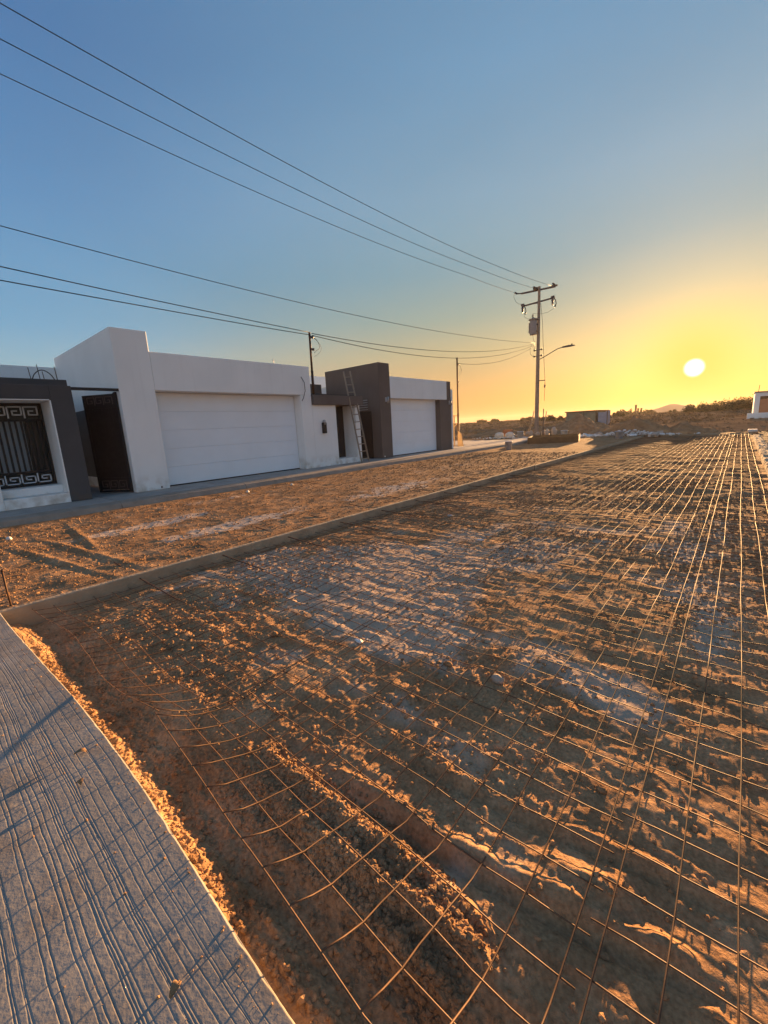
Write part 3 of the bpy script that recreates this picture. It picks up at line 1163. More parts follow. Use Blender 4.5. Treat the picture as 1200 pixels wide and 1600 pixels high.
# window bay: dark frame, white lining
mb = MB()
mb.box(-12.25, FX, 2.41, 2.81, G, 2.76)
mb.build('frame_column', M['dark'], h1, bevel=0.01)
mb = MB()
mb.box(-12.25, FX, -4.0, 2.408, 2.47, 2.76)
mb.build('frame_beam', M['dark'], h1, bevel=0.01)
mb = MB()
mb.box(-16.2, -11.72, -4.0, 2.87, 2.762, 2.94)
mb.build('roof_slab', M['dark'], h1, bevel=0.01)
mb = MB()
mb.box(-12.25, FX - 0.003, -0.2, 1.30, G, 2.468)
mb.build('wall', M['white'], h1, bevel=0.01)
mb = MB()
mb.box(-12.25, FX - 0.003, 1.302, 2.408, G, 0.46)
mb.build('sill', M['white'], h1, bevel=0.008)
mb = MB()
mb.box(-12.25, -11.62, 1.302, 2.385, 0.462, 0.63)
mb.build('sill', M['white'], h1, bevel=0.008)
mb = MB()
mb.box(-12.25, FX - 0.006, 2.386, 2.408, 0.462, 2.45)
mb.box(-12.25, FX - 0.006, 1.302, 2.384, 2.452, 2.469)
mb.build('reveal', M['white'], h1)
# grille in the bay
wx = -12.08
win = MB().box(wx - 0.02, wx + 0.02, 0.6, 0.64, 0.632, 2.45).box(wx - 0.02, wx + 0.02, 2.345, 2.385, 0.632, 2.45).box(wx - 0.018, wx + 0.018, 0.642, 2.343, 0.632, 0.672).box(wx - 0.018, wx + 0.018, 0.642, 2.343, 2.41, 2.45)
win.box(wx - 0.018, wx + 0.018, 0.642, 2.343, 2.06, 2.10).box(wx - 0.018, wx + 0.018, 0.642, 2.343, 0.93, 0.97)
w1 = win.build('window', M['steel_black'], h1)
for i in range(17):
    yb = 0.70 + i * 0.098
    if yb > 2.33:
        break
    MB().box(wx - 0.012, wx + 0.012, yb - 0.019, yb + 0.019, 0.972, 2.058).build('bar', M['steel_black'], w1)
meander(MB(), wx, 0.66, 2.32, 2.14, 2.37, 6, 0.026).build('key_band', M['key_metal'], w1)
meander(MB(), wx, 0.66, 2.32, 0.71, 0.90, 6, 0.024, True).build('key_band', M['key_metal'], w1)
MB().box(wx - 0.09, wx - 0.085, 0.6, 2.385, 0.64, 2.44).build('pane', M['glass'], w1)
MB().box(-12.20, -12.19, 0.6, 2.02, 0.95, 2.08).build('curtain', M['curtain'], w1)
MB().box(-12.32, -12.26, 0.2, 2.40, 0.46, 2.50).build('inner_wall', M['interior'], h1)
# starter rods on the roof slab
for i, (yy_, xx_, hh) in enumerate(((2.28, -11.9, 0.25), (2.45, -11.95, 0.33), (2.75, -11.9, 0.30), (2.58, -12.2, 0.22))):
    MB().tube([(xx_, yy_, 2.9), (xx_ + 0.01, yy_ - 0.02, 2.94 + hh)], 0.008, 5).build('starter_rod', M['rust_dark'], h1)
mb = MB()
mb.tube([(-11.9, 2.30 + 0.40 * t, 2.95 + 0.20 * math.sin(math.pi * t) ** 0.7) for t in [i / 10 for i in range(11)]], 0.011, 6)
mb.build('conduit_loop', M['steel_black'], h1)
# rear parapet, left
MB().box(-20, -16.2, -4.0, 3.78, G, 3.84).build('rear_wall', M['white'], h1, bevel=0.015)
# gate opening
MB().box(FX - 0.10, FX - 0.02, 2.812, 3.748, 2.68, 2.74).build('gate_lintel', M['steel_black'], h1)
MB().box(-13.6, -13.5, 2.3, 3.05, G, 2.45).build('inner_wall', M['interior'], h1)
MB().box(-13.6, -12.3, 2.3, 2.38, G, 2.45).build('inner_wall', M['interior'], h1)
MB().box(-15.9, -12.35, 3.70, 3.746, 0.55, 2.42).build('inner_panel', M['interior'], h1)
MB().box(-15.2, -15.1, 2.4, 3.69, G, 1.0).build('inner_step', M['interior'], h1)
MB().box(-16.1, -12.41, 2.3, 3.74, 0.0, 0.252).build('porch_floor', M['concrete'], h1)
# open gate leaf
gp, gq = Vector((-11.47, 3.70, 0)), Vector((-12.22, 3.27, 0))
gd = (gq - gp).normalized()


def gpt(u, z):
    p = gp + gd * u
    return (p.x, p.y, z)


GL = (gq - gp).length
gate = MB()
gate.obox(gpt(0, 0.28), gpt(0, 2.66), 0.05, 0.05, up=gd)
gate.obox(gpt(GL, 0.28), gpt(GL, 2.64), 0.05, 0.05, up=gd)
for z in (0.30, 0.62, 2.34, 2.62):
    gate.obox(gpt(0.025, z), gpt(GL - 0.025, z), 0.035, 0.04)
gl = gate.build('gate_leaf', M['steel_black'], h1)
for i in range(9):
    u = 0.075 + i * (GL - 0.15) / 8
    MB().obox(gpt(u, 0.64), gpt(u, 2.32), 0.022, 0.05, up=gd).build('bar', M['steel_black'], gl)
for (z0, z1) in ((0.36, 0.56), (2.40, 2.58)):
    mb = MB()
    nu = 3
    w = (GL - 0.12) / nu
    for i in range(nu):
        a = 0.06 + i * w
        path = [(0.08, 0.0), (0.08, 1.0), (0.90, 1.0), (0.90, 0.25), (0.36, 0.25), (0.36, 0.6), (0.6, 0.6)]
        for p, q in zip(path[:-1], path[1:]):
            mb.obox(gpt(a + p[0] * w, z0 + p[1] * (z1 - z0)), gpt(a + q[0] * w, z0 + q[1] * (z1 - z0)), 0.02, 0.02)
    mb.build('key_band', M['arm'], gl)
MB().obox(gpt(0.03, 1.47), gpt(GL - 0.03, 1.47), 0.004, 2.26).build('mesh_backing', M['steel_black'], gl)
MB().box(-11.52, -11.44, 3.70, 3.748, G, 2.68).build('gate_post', M['steel_black'], h1)

# blade wall
MB().box(-16.2, FX, 3.75, 4.56, G, 4.11).build('blade_wall', M['white'], h1, bevel=0.018)
# garage front
RX = -11.62
MB().box(-11.66, FX - 0.004, 4.563, 9.60, 2.722, 3.645).build('parapet', M['white'], h1, bevel=0.012)
MB().box(-11.66, FX - 0.004, 9.14, 9.60, G, 2.72).build('wall', M['white'], h1, bevel=0.012)
MB().box(-20, -11.665, 4.563, 9.60, 2.75, 3.64).build('garage_block', M['white'], h1, bevel=0.01)
MB().box(-20, -11.80, 9.0, 9.60, G, 2.748).build('garage_block', M['white'], h1)
gdoor = MB().box(-11.72, RX - 0.03, 4.563, 9.138, G + 0.003, 2.72).build('garage_door', M['door_white'], h1)
np_ = 5
hz = (2.70 - 0.285) / np_
for i in range(np_):
    z0 = 0.285 + i * hz
    MB().box(RX - 0.029, RX, 4.575, 9.128, z0 + 0.0015, z0 + hz - 0.0015).build('door_panel', M['door_white'], gdoor, bevel=0.004)
MB().box(RX - 0.029, RX - 0.004, 4.575, 9.128, 0.254, 0.284).build('bottom_seal', M['steel_black'], gdoor)
# loose cable on the wall
mb = MB()
mb.tube([(FX + 0.01, 9.22, 3.30), (FX + 0.06, 9.30, 3.12), (FX + 0.07, 9.30, 2.85), (FX + 0.05, 9.22, 2.62), (FX + 0.03, 9.16, 2.52)], 0.011, 6)
mb.build('loose_cable', M['cable'], h1)
MB().tube([(-11.4, 8.3, 3.6), (-11.4, 8.3, 3.80)], 0.012, 6).build('vent_pipe', M['steel_gray'], h1)
MB().lathe((FX + 0.004, 4.35, 0.31), [(0.02, -0.02), (0.02, 0.02)], 8).build('drain_outlet', M['steel_black'], h1)
# entry wall with niche
MB().box(-12.6, FX - 0.008, 9.602, 10.71, G, 2.40).build('wall', M['white'], h1, bevel=0.01)
MB().box(-12.6, FX - 0.008, 11.72, 11.96, G, 2.40).build('wall', M['white'], h1, bevel=0.01)
MB().box(-12.3, FX - 0.03, 10.712, 11.718, G, 0.45).build('sill', M['white'], h1, bevel=0.008)
MB().box(-11.97, -11.93, 10.712, 11.718, 0.452, 2.40).build('entry_gate', M['steel_black'], h1)
MB().box(-12.45, -11.15, 9.604, 12.08, 2.402, 2.735).build('canopy', M['brown_dark'], h1, bevel=0.01)
MB().box(-12.3, -11.45, 10.0, 12.0, 2.737, 2.80).build('canopy_kerb', M['steel_black'], h1, bevel=0.01)
MB().box(-15.2, -14.6, 9.61, 13.1, G, 3.56).build('rear_wall', M['brown_dark'], h1, bevel=0.01)
MB().box(-20, -17.0, 9.61, 16.0, G, 4.30).build('rear_wall', M['white'], h1, bevel=0.01)
# electricity meter
mt_ = MB().box(FX - 0.01, FX + 0.09, 9.97, 10.13, 1.42, 1.80).build('electric_meter', M['steel_black'], h1, bevel=0.02)
MB().lathe((FX + 0.05, 10.05, 1.72), [(0.0, 0), (0.055, 0.0), (0.055, 0.14), (0.03, 0.17)], 12).build('meter_dome', M['steel_gray'], mt_)

# service mast on the canopy


def service_mast(name, base, top, label, r):
    t = thing(name, base, label, 'service mast', 'thin steel service masts by the houses')
    b, q = Vector(base), Vector(top)
    MB().tube([b, b.lerp(q, 0.4)], r * 1.25, 8).build('pipe', M['rust_dark'], t)
    MB().tube([b.lerp(q, 0.39), q], r, 8).build('pipe', M['rust_dark'], t)
    for f in (0.93, 0.74):
        c = b.lerp(q, f)
        MB().box(c.x - 0.03, c.x + 0.03, c.y + r * 0.6, c.y + 0.10, c.z - 0.035, c.z + 0.035).build('bracket', M['arm'], t)
        MB().lathe((c.x, c.y + 0.13, c.z - 0.04), [(0.02, 0), (0.045, 0.01), (0.03, 0.04), (0.045, 0.07), (0.02, 0.085)], 10).build('spool', M['porcelain'], t)
    c = b.lerp(q, 0.93)
    pts = []
    for i in range(15):
        a = i / 14
        pts.append((c.x + 0.02, c.y + 0.13 + 0.27 * math.sin(math.pi * a), c.z - 0.52 * a + 0.03 * math.sin(9 * a)))
    MB().tube(pts, 0.007, 5).build('drip_loop', M['cable'], t)
    pts = [(c.x, c.y + 0.13 + 0.36 * math.sin(math.pi * a) ** 0.8, c.z - 0.62 * a) for a in [i / 12 for i in range(13)]]
    MB().tube(pts, 0.005, 5).build('drip_loop', M['cable'], t)
    return t


service_mast('service_mast', (-11.42, 9.86, 2.735), (-11.42, 9.90, 4.80), 'thin brown mast standing on the dark canopy between the garages', 0.036)
service_mast('service_mast', (-12.23, 21.1, 0.10), (-12.25, 21.11, 5.08), 'tall thin mast past the dark-framed garage with a board leaning on it', 0.045)

# ------------------------------------------------------------------ house 2
h2 = thing('dark_framed_house', (FX, 16.0, G), 'house with a dark blade wall, white parapet and white garage door beyond the ladder', 'house', 'houses along the lane')
MB().box(-14.42, FX, 13.2, 13.89, G, 4.085).build('blade_wall', M['brown_dark'], h2, bevel=0.015)
MB().box(-11.62, FX - 0.006, 13.892, 18.34, 2.702, 3.585).build('parapet', M['white'], h2, bevel=0.012)
MB().box(-11.70, FX - 0.010, 18.342, 18.70, 2.702, 3.59).build('side_column', M['brown_dark'], h2, bevel=0.01)
MB().box(-11.70, FX - 0.010, 17.72, 18.76, G, 2.70).build('side_column', M['brown_dark'], h2, bevel=0.01)
MB().box(-11.75, FX - 0.02, 18.764, 18.92, G, 3.22).build('wall', M['white'], h2, bevel=0.01)
MB().box(-20, -11.71, 13.90, 18.70, 2.75, 3.55).build('garage_block', M['white'], h2)
MB().box(-20, -11.76, 18.0, 18.76, G, 2.74).build('garage_block', M['white'], h2)
gd2 = MB().box(-11.66, -11.56, 13.894, 17.716, G + 0.003, 2.70).build('garage_door', M['door_white'], h2)
for i in range(np_):
    z0 = 0.285 + i * hz
    MB().box(-11.559, -11.53, 13.90, 17.71, z0 + 0.0015, z0 + hz - 0.0015).build('door_panel', M['door_white'], gd2, bevel=0.004)
MB().box(-11.559, -11.535, 13.90, 17.71, 0.254, 0.284).build('bottom_seal', M['steel_black'], gd2)


def wall_lamp(parent, x, y, z):
    l = MB().box(x, x + 0.06, y - 0.05, y + 0.05, z - 0.08, z + 0.10).build('wall_lamp', M['lamp_white'], parent)
    MB().lathe((x + 0.11, y, z - 0.13), [(0.045, 0), (0.045, 0.11), (0.045, 0.13), (0.045, 0.25)], 12).build('lamp_tube', M['steel_gray'], l)


wall_lamp(h2, FX, 13.58, 2.62)
wall_lamp(h2, FX - 0.010, 18.57, 2.56)
# recessed side door with louvre in the blade wall's near face
MB().box(-12.6, -11.75, 13.14, 13.198, G, 2.2).build('side_door', M['steel_black'], h2)
lv = MB().box(-12.50, -11.86, 13.16, 13.197, 2.22, 2.74).build('louvre', M['brown_dark'], h2)
for i in range(5):
    MB().box(-12.46, -11.90, 13.12, 13.158, 2.26 + i * 0.095, 2.30 + i * 0.095).build('slat', M['steel_gray'], lv)
MB().lathe((FX + 0.012, 13.32, 0.30), [(0.03, 0), (0.03, 0.05)], 8).build('drain_outlet', M['lamp_white'], h2)

# ------------------------------------------------------------------ ladder
lad = thing('wooden_ladder', (-10.71, 11.53, G), 'tall grey ladder leaning over the canopy edge against the dark blade wall', 'ladder')
lb0, lb1 = Vector((-10.67, 11.29, G)), Vector((-10.75, 11.78, G))
lt0, lt1 = Vector((-11.52, 11.33, 3.64)), Vector((-11.20, 11.70, 3.66))
lt0, lt1 = Vector((-11.38, 11.36, 3.62)), Vector((-11.42, 11.74, 3.66))
for a, b in ((lb0, lt0), (lb1, lt1)):
    MB().obox(a, b, 0.028, 0.065, up=(1, 0, 0.2)).build('rail', M['wood_ladder'], lad, bevel=0.004)
for i in range(12):
    f = 0.045 + i * 0.081
    a = lb0.lerp(lt0, f)
    b = lb1.lerp(lt1, f)
    MB().tube([a, b], 0.017, 8).build('rung', M['wood_ladder'], lad)

# ------------------------------------------------------------------ utility pole
PX, PY = -12.32, 33.45
pole = thing('utility_pole', (PX, PY, 0.1), 'tall concrete utility pole with two crossarms, transformer and street lamp', 'utility pole')
MB().lathe((PX, PY, 0.0), [(0.175, 0.0), (0.15, 4.0), (0.12, 8.0), (0.095, 11.2)], 8, smooth=False).build('shaft', M['pole'], pole)
a1 = MB().obox((-13.55, 33.1, 10.92), (-11.25, 33.8, 11.02), 0.10, 0.11).build('crossarm', M['arm'], pole)
for (x_, y_, z_, L) in ((-13.86, 33.0, 10.98, 0.38), (-12.55, 33.2, 11.12, 0.30), (-11.3, 33.72, 11.14, 0.45)):
    mb = MB()
    q = Vector((x_, y_, z_))
    n_ = 5
    for i in range(n_):
        t0 = i / n_
        mb.tube([q + Vector((0, -L * t0 * 0.9, 0)), q + Vector((0, -L * (t0 + 0.04), 0)), q + Vector((0, -L * (t0 + 0.12), 0))], [0.025, 0.062, 0.025], 8)
    mb.obox(q + Vector((0.0, 0.12, -0.0)), q + Vector((0, -L, 0)), 0.03, 0.03)
    mb.build('strain_insulator', M['porcelain'], a1)
MB().obox((-13.95, 33.0, 10.98), (-13.5, 33.1, 10.93), 0.09, 0.07).build('arm_end', M['arm'], a1)
MB().obox((-11.55, 33.72, 11.10), (-11.12, 33.85, 11.08), 0.12, 0.10).build('arm_end', M['arm'], a1)
MB().box(-12.68, -12.38, 33.15, 33.36, 11.0, 11.14).build('pin_bracket', M['arm'], a1)
a2 = MB().obox((-13.45, 33.1, 10.0), (-11.28, 33.8, 10.28), 0.09, 0.10).build('crossarm', M['arm'], pole)
for (x_, y_, z_) in ((-13.42, 33.05, 9.98), (-11.42, 33.72, 10.22)):
    fc = MB().box(x_ - 0.10, x_ + 0.13, y_ - 0.09, y_ + 0.06, z_ + 0.02, z_ + 0.17).build('cutout_bracket', M['arm'], a2)
    mb = MB().lathe((x_ + 0.02, y_ - 0.06, z_ - 0.50), [(0.02, 0), (0.075, 0.1), (0.05, 0.12), (0.09, 0.22), (0.05, 0.24), (0.10, 0.36), (0.06, 0.50)], 10)
    mb.build('fuse_cutout', M['porcelain'], a2)
    mb = MB().tube([(x_ + 0.12, y_ - 0.06, z_ - 0.02), (x_ + 0.24, y_ - 0.06, z_ - 0.16), (x_ + 0.29, y_ - 0.06, z_ - 0.42), (x_ + 0.20, y_ - 0.06, z_ - 0.62)], [0.03, 0.033, 0.033, 0.06], 8)
    mb.build('fuse_tube', M['steel_black'], a2)
MB().tube([(PX, PY, 10.05), (-12.9, 33.28, 10.05)], 0.02, 6).build('arm_brace', M['arm'], a2)
# transformer
tx, ty = -12.60, 33.15
tr = MB().lathe((tx, ty, 7.82), [(0.24, 0), (0.25, 0.03), (0.25, 1.02), (0.22, 1.06)], 20).build('transformer', M['tank'], pole)
MB().lathe((tx, ty, 8.88), [(0.36, 0), (0.36, 0.05), (0.10, 0.14)], 20).build('lid', M['tank'], tr)
MB().lathe((tx - 0.05, ty, 9.02), [(0.05, 0), (0.065, 0.05), (0.04, 0.09), (0.06, 0.15), (0.03, 0.20), (0.02, 0.34)], 10).build('bushing', M['porcelain'], tr)
MB().box(tx + 0.10, PX, ty - 0.04, PY, 8.5, 8.58).box(tx + 0.10, PX, ty - 0.04, PY, 8.0, 8.08).build('hanger', M['arm'], tr)
for i in range(4):
    MB().box(tx - 0.29, tx - 0.245, ty - 0.2 + i * 0.1, ty - 0.18 + i * 0.1, 7.95, 8.7).build('fin', M['tank'], tr)
# racks with spools
for z_ in (6.72, 6.28):
    MB().obox((-12.60, PY, z_), (-12.03, PY, z_), 0.06, 0.05).build('rack', M['arm'], pole)
    for x_ in (-12.60, -12.03):
        MB().lathe((x_, PY - 0.03, z_ - 0.07), [(0.03, 0), (0.07, 0.02), (0.045, 0.07), (0.07, 0.12), (0.03, 0.14)], 10).build('spool', M['porcelain'], pole)
# street lamp
la = MB().tube([(-12.2, 33.45, 6.02), (-11.9, 33.43, 6.12), (-11.3, 33.4, 6.38), (-10.85, 33.38, 6.57), (-10.65, 33.36, 6.60), (-10.40, 33.35, 6.61)], 0.030, 8).build('lamp_arm', M['arm'], pole)
mb = MB()
mb.add([(-10.5, 33.27, 6.58), (-10.5, 33.43, 6.58), (-9.62, 33.24, 6.60), (-9.62, 33.40, 6.60), (-10.5, 33.29, 6.67), (-10.5, 33.41, 6.67), (-10.0, 33.23, 6.70), (-10.0, 33.45, 6.70), (-9.62, 33.27, 6.65), (-9.62, 33.37, 6.65), (-10.0, 33.20, 6.58), (-10.0, 33.46, 6.58)],
       [(0, 1, 11, 10), (10, 11, 3, 2), (4, 6, 7, 5), (6, 8, 9, 7), (0, 10, 6, 4), (10, 2, 8, 6), (1, 5, 7, 11), (11, 7, 9, 3), (0, 4, 5, 1), (2, 3, 9, 8)])
mb.build('lamp_head', M['arm'], la)
MB().lathe((-9.83, 33.33, 6.66), [(0.04, 0), (0.05, 0.03), (0.04, 0.11)], 10).build('photocell', M['steel_black'], la)
# guy strut and drop
MB().obox((PX, 33.45, 4.45), (-11.72, 33.45, 4.43), 0.06, 0.06).build('guy_strut', M['arm'], pole)
MB().tube([(-12.18, 33.45, 10.0), (-12.02, 33.45, 8.6), (-11.95, 33.45, 7.2), (-11.74, 33.45, 4.46), (-11.76, 33.45, 2.9)], 0.016, 5).build('guy_wire', M['cable'], pole)
MB().lathe((-11.745, 33.45, 3.85), [(0.02, 0), (0.07, 0.08), (0.07, 0.2), (0.02, 0.28)], 10).build('guy_insulator', M['porcelain'], pole)
MB().tube([(-11.80, 33.45, 0.0), (-11.80, 33.45, 2.3)], 0.035, 6).build('guard_pipe', M['arm'], pole)
# jumpers
MB().tube([(-13.9, 32.65, 10.95), (-14.02, 32.8, 10.75), (-13.9, 32.9, 10.4), (-13.7, 33.0, 10.2), (-13.4, 33.05, 10.15)], 0.012, 5).build('jumper', M['cable'], pole)
MB().tube([(-13.3, 33.0, 9.35), (-13.2, 33.0, 9.15), (-13.0, 33.1, 9.02), (-12.8, 33.1, 9.05), (-12.65, 33.15, 9.3)], 0.010, 5).build('jumper', M['cable'], pole)
MB().tube([(-11.25, 33.7, 9.6), (-11.35, 33.6, 9.45), (-11.7, 33.5, 9.28), (-12.1, 33.35, 9.25), (-12.6, 33.15, 9.32)], 0.010, 5).build('jumper', M['cable'], pole)
MB().tube([(-12.62, 33.1, 7.8), (-12.60, 33.2, 7.5), (-12.50, 33.3, 7.2), (-12.62, 33.4, 6.8)], 0.012, 5).build('jumper', M['cable'], pole)
MB().tube([(-12.75, 33.2, 7.15), (-12.88, 33.3, 6.85), (-12.88, 33.35, 6.5), (-12.66, 33.4, 6.25)], 0.012, 5).build('jumper', M['cable'], pole)

# ------------------------------------------------------------------ overhead cables


def cable(name, pts, r, label, group='overhead cables'):
    """pts: (Y, X, Z) samples; a smooth sag is fitted through them"""
    P = np.array(pts, float)
    deg = 2 if len(P) > 2 else 1
    cz = np.polyfit(P[:, 0], P[:, 2], deg)
    y0, y1 = P[:, 0].min(), P[:, 0].max()
    Y = np.linspace(y0, y1, 60)
    # end points exact
    X = np.interp(Y, np.sort(P[:, 0]), P[np.argsort(P[:, 0]), 1])
    Z = np.polyval(cz, Y)
    zi = np.interp(Y, np.sort(P[:, 0]), P[np.argsort(P[:, 0]), 2])
    for end in (y0, y1):
        d = (P[np.argmin(abs(P[:, 0] - end)), 2] - np.polyval(cz, end))
        Z += d * np.clip(1 - abs(Y - end) / (0.25 * (y1 - y0)), 0, 1)
    o = MB().tube(list(zip(X.tolist(), Y.tolist(), Z.tolist())), r, 6).build(name, M['cable'])
    return tag(o, label, 'cable', group)


def para(f, ys):
    return [(y, f(y)[0], f(y)[1]) for y in ys]


YS = (-34, -20, -8, 0, 8, 15, 24, 33.2)
cable('power_line', para(lambda y: (-11.15, 9.47 + 0.00240 * (y - 9.5) ** 2), YS[:-1]) + [(33.25, -11.3, 10.95)], 0.0095,
      'uppermost overhead line, running to the right end of the top crossarm')
cable('power_line', para(lambda y: (-12.15, 9.53 + 0.00240 * (y - 9.8) ** 2), YS[:-1]) + [(33.0, -12.5, 11.02)], 0.0095,
      'second overhead line from the top, running to the middle of the top crossarm')
cable('power_line', para(lambda y: (-13.25, 9.57 + 0.00245 * (y - 9.0) ** 2), YS[:-1]) + [(32.7, -13.86, 10.98)], 0.0095,
      'third overhead line from the top, running to the left end of the top crossarm')
cable('power_line', para(lambda y: (-12.3, 6.0 + 0.00215 * (y - 9.4) ** 2), YS[:-1]) + [(33.3, -12.5, 7.25)], 0.0095,
      'lone middle cable passing above both houses to the pole below its transformer')
cable('service_cable', [(-22, -11.6, 6.3), (-10, -11.6, 5.6), (2.1, -11.6, 5.10), (4.4, -11.6, 4.98), (7.95, -11.5, 4.84), (9.95, -11.42, 4.80)], 0.011,
      'upper of the two cables coming from the left to the mast on the canopy')
cable('service_cable', [(-22, -11.6, 5.7), (-10, -11.6, 5.1), (2.06, -11.6, 4.80), (4.4, -11.55, 4.82), (7.9, -11.5, 4.76), (9.95, -11.42, 4.72)], 0.011,
      'lower of the two cables coming in from the left to the mast on the canopy')
cable('service_cable', [(10.0, -11.42, 4.78), (16, -11.7, 4.95), (22, -12.0, 5.45), (28, -12.25, 6.2), (33.3, -12.5, 7.2)], 0.012,
      'upper cable strung from the mast on the canopy to the utility pole')
cable('service_cable', [(10.0, -11.42, 4.72), (16, -11.7, 4.70), (22, -12.0, 5.10), (28, -12.25, 5.95), (33.3, -12.5, 7.1)], 0.012,
      'lower, more sagging cable strung from the mast on the canopy to the utility pole')
cable('service_cable', [(21.2, -12.25, 4.78), (25, -12.3, 5.05), (29, -12.4, 5.85), (33.3, -12.5, 7.05)], 0.011,
      'short cable rising from the far thin mast to the utility pole')

# ------------------------------------------------------------------ things by the far mast and the pole
mb = MB()
mb.add([(-12.22, 20.98, 0.12), (-11.82, 20.96, 0.12), (-12.02, 21.04, 0.96), (-12.24, 21.04, 1.12), (-12.22, 21.02, 0.12), (-11.82, 21.0, 0.12), (-12.02, 21.08, 0.96), (-12.24, 21.08, 1.12)],
       [(0, 1, 2, 3), (7, 6, 5, 4), (0, 4, 5, 1), (1, 5, 6, 2), (2, 6, 7, 3), (3, 7, 4, 0)])
tag(mb.build('plywood_sheet', M['ply']), 'tapered offcut of pale plywood leaning on the far thin mast', 'board')
fr = thing('trestle', (-12.45, 21.3, 0.1), 'small timber frame standing behind the far thin mast', 'timber frame')
MB().obox((-12.62, 21.3, 0.1), (-12.62, 21.3, 2.0), 0.06, 0.05).build('post', M['ply'], fr)
MB().obox((-12.66, 21.3, 1.95), (-12.28, 21.3, 1.97), 0.06, 0.05).build('rail', M['ply'], fr)
MB().obox((-12.60, 21.3, 1.35), (-12.30, 21.3, 1.62), 0.05, 0.04).build('brace', M['ply'], fr)
# pad
pad = MB().box(-17.5, -10.4, 24.2, 29.8, -0.1, 0.16).build('concrete_pad', M['concrete'], bevel=0.02)
struct(pad)

# planter-like timber forms round the pole foot
mb_t = thing('timber_form_box', (-8.4, 26.0, 0.0), 'low dark timber form box on the lane in front of the utility pole', 'form box')
P4 = [(-9.55, 24.6), (-7.05, 25.7), (-7.7, 28.4), (-10.3, 27.3)]
for i in range(4):
    a, b = P4[i], P4[(i + 1) % 4]
    MB().obox((a[0], a[1], 0.27), (b[0], b[1], 0.27), 0.06, 0.42).build('side_board', M['form_ply'], mb_t)
mb = MB()
c4 = [(x_, y_, 0.36) for x_, y_ in P4]
mb.add(c4, [(0, 1, 2, 3)])
mb.build('soil_fill', M['clod'], mb_t)


def bucket(x, y, z, r, h, label, mat, tilt=0.0):
    t = thing('bucket', (x, y, z), label, 'bucket', 'plastic buckets left on the site')
    MB().lathe((x, y, z), [(r * 0.82, 0), (r, h), (r * 1.06, h), (r * 1.06, h + 0.02), (r * 0.93, h + 0.02), (r * 0.9, h * 0.6)], 16).build('tub', mat, t)
    MB().tube([(x + r * math.cos(a), y, z + h * 0.95 - 0.35 * h * math.sin(a)) for a in [math.pi * i / 10 for i in range(11)]], 0.006, 5).build('handle', M['steel_gray'], t)
    if tilt:
        t.rotation_euler = (tilt, 0, 0.3)
    return t


bucket(-8.75, 20.0, 0.10, 0.17, 0.38, 'blue and white bucket standing alone on the dirt lane', M['bucket_blue'])
bucket(-13.0, 31.9, 0.16, 0.24, 0.50, 'pale bucket beside the sacks left of the pole foot', M['bucket_blue'])
bucket(-9.6, 31.5, 0.12, 0.24, 0.50, 'pale bucket behind the low timber form box', M['bucket_blue'])
bucket(-5.6, 29.05, 0.10, 0.25, 0.42, 'pale bucket near the far end of the edge strip', M['bucket_blue'])
# brick stack
bs = thing('brick_stack', (-16.4, 37.2, 0.1), 'small stack of orange bricks beyond the concrete pad', 'brick stack')
for zi in range(6):
    for j in range(4):
        MB().box(-16.75 + 0.2 * j + 0.005, -16.75 + 0.2 * j + 0.19, 37.0, 37.4, 0.1 + zi * 0.11, 0.1 + zi * 0.11 + 0.1).build('brick', M['brick'], bs)
# sacks
for i, (x_, y_, lab) in enumerate(((-15.7, 34.0, 'big white sack left of the brick stack'), (-14.9, 34.3, 'cream sack between the brick stack and the bucket'))):
    o = MB().lump((x_, y_, 0.30), (0.42, 0.3, 0.30), 12, 7, i + 3, 0.08).build('sack', M['bag'])
    tag(o, lab, 'sack', 'sacks by the brick stack')
# rubble blocks row
blk = [(-13.9 + 0.42 * i, 33.2 + 0.25 * (i % 3), 0.16) for i in range(8)]
for i, (x_, y_, z_) in enumerate(blk):
    mb = MB()
    w_ = 0.17 + 0.05 * ((i * 7) % 3)
    h_ = 0.22 + 0.09 * ((i * 5) % 4) * 0.6 + 0.04 * i
    mb.lump((x_, y_, z_ + h_ / 2), (w_, w_, h_ / 1.7), 7, 5, 40 + i, 0.18)
    o = mb.build('rubble_block', M['stone'])
    tag(o, 'pale chunk of rubble, %s from the left in the row at the pole foot' % ORD[i], 'rubble', 'pale rubble at the pole foot')
# leaning sticks near the pole
for i, (p, q, lab) in enumerate((((-13.1, 34.0, 0.5), (-12.75, 34.0, 2.2), 'thin stick leaning right, just left of the utility pole'),
                                 ((-13.25, 34.0, 0.5), (-12.82, 34.0, 1.85), 'shorter crooked stick leaning towards the utility pole'),
                                 ((-11.95, 33.9, 0.9), (-11.72, 33.9, 2.1), 'thin stick leaning right beside the utility pole foot'))):
    tag(MB().tube([p, Vector(p).lerp(Vector(q), 0.5) + Vector((0.04, 0, 0)), q], 0.035, 6).build('wooden_stick', M['wood_ladder']), lab, 'stick', 'sticks round the pole foot')

# mounds


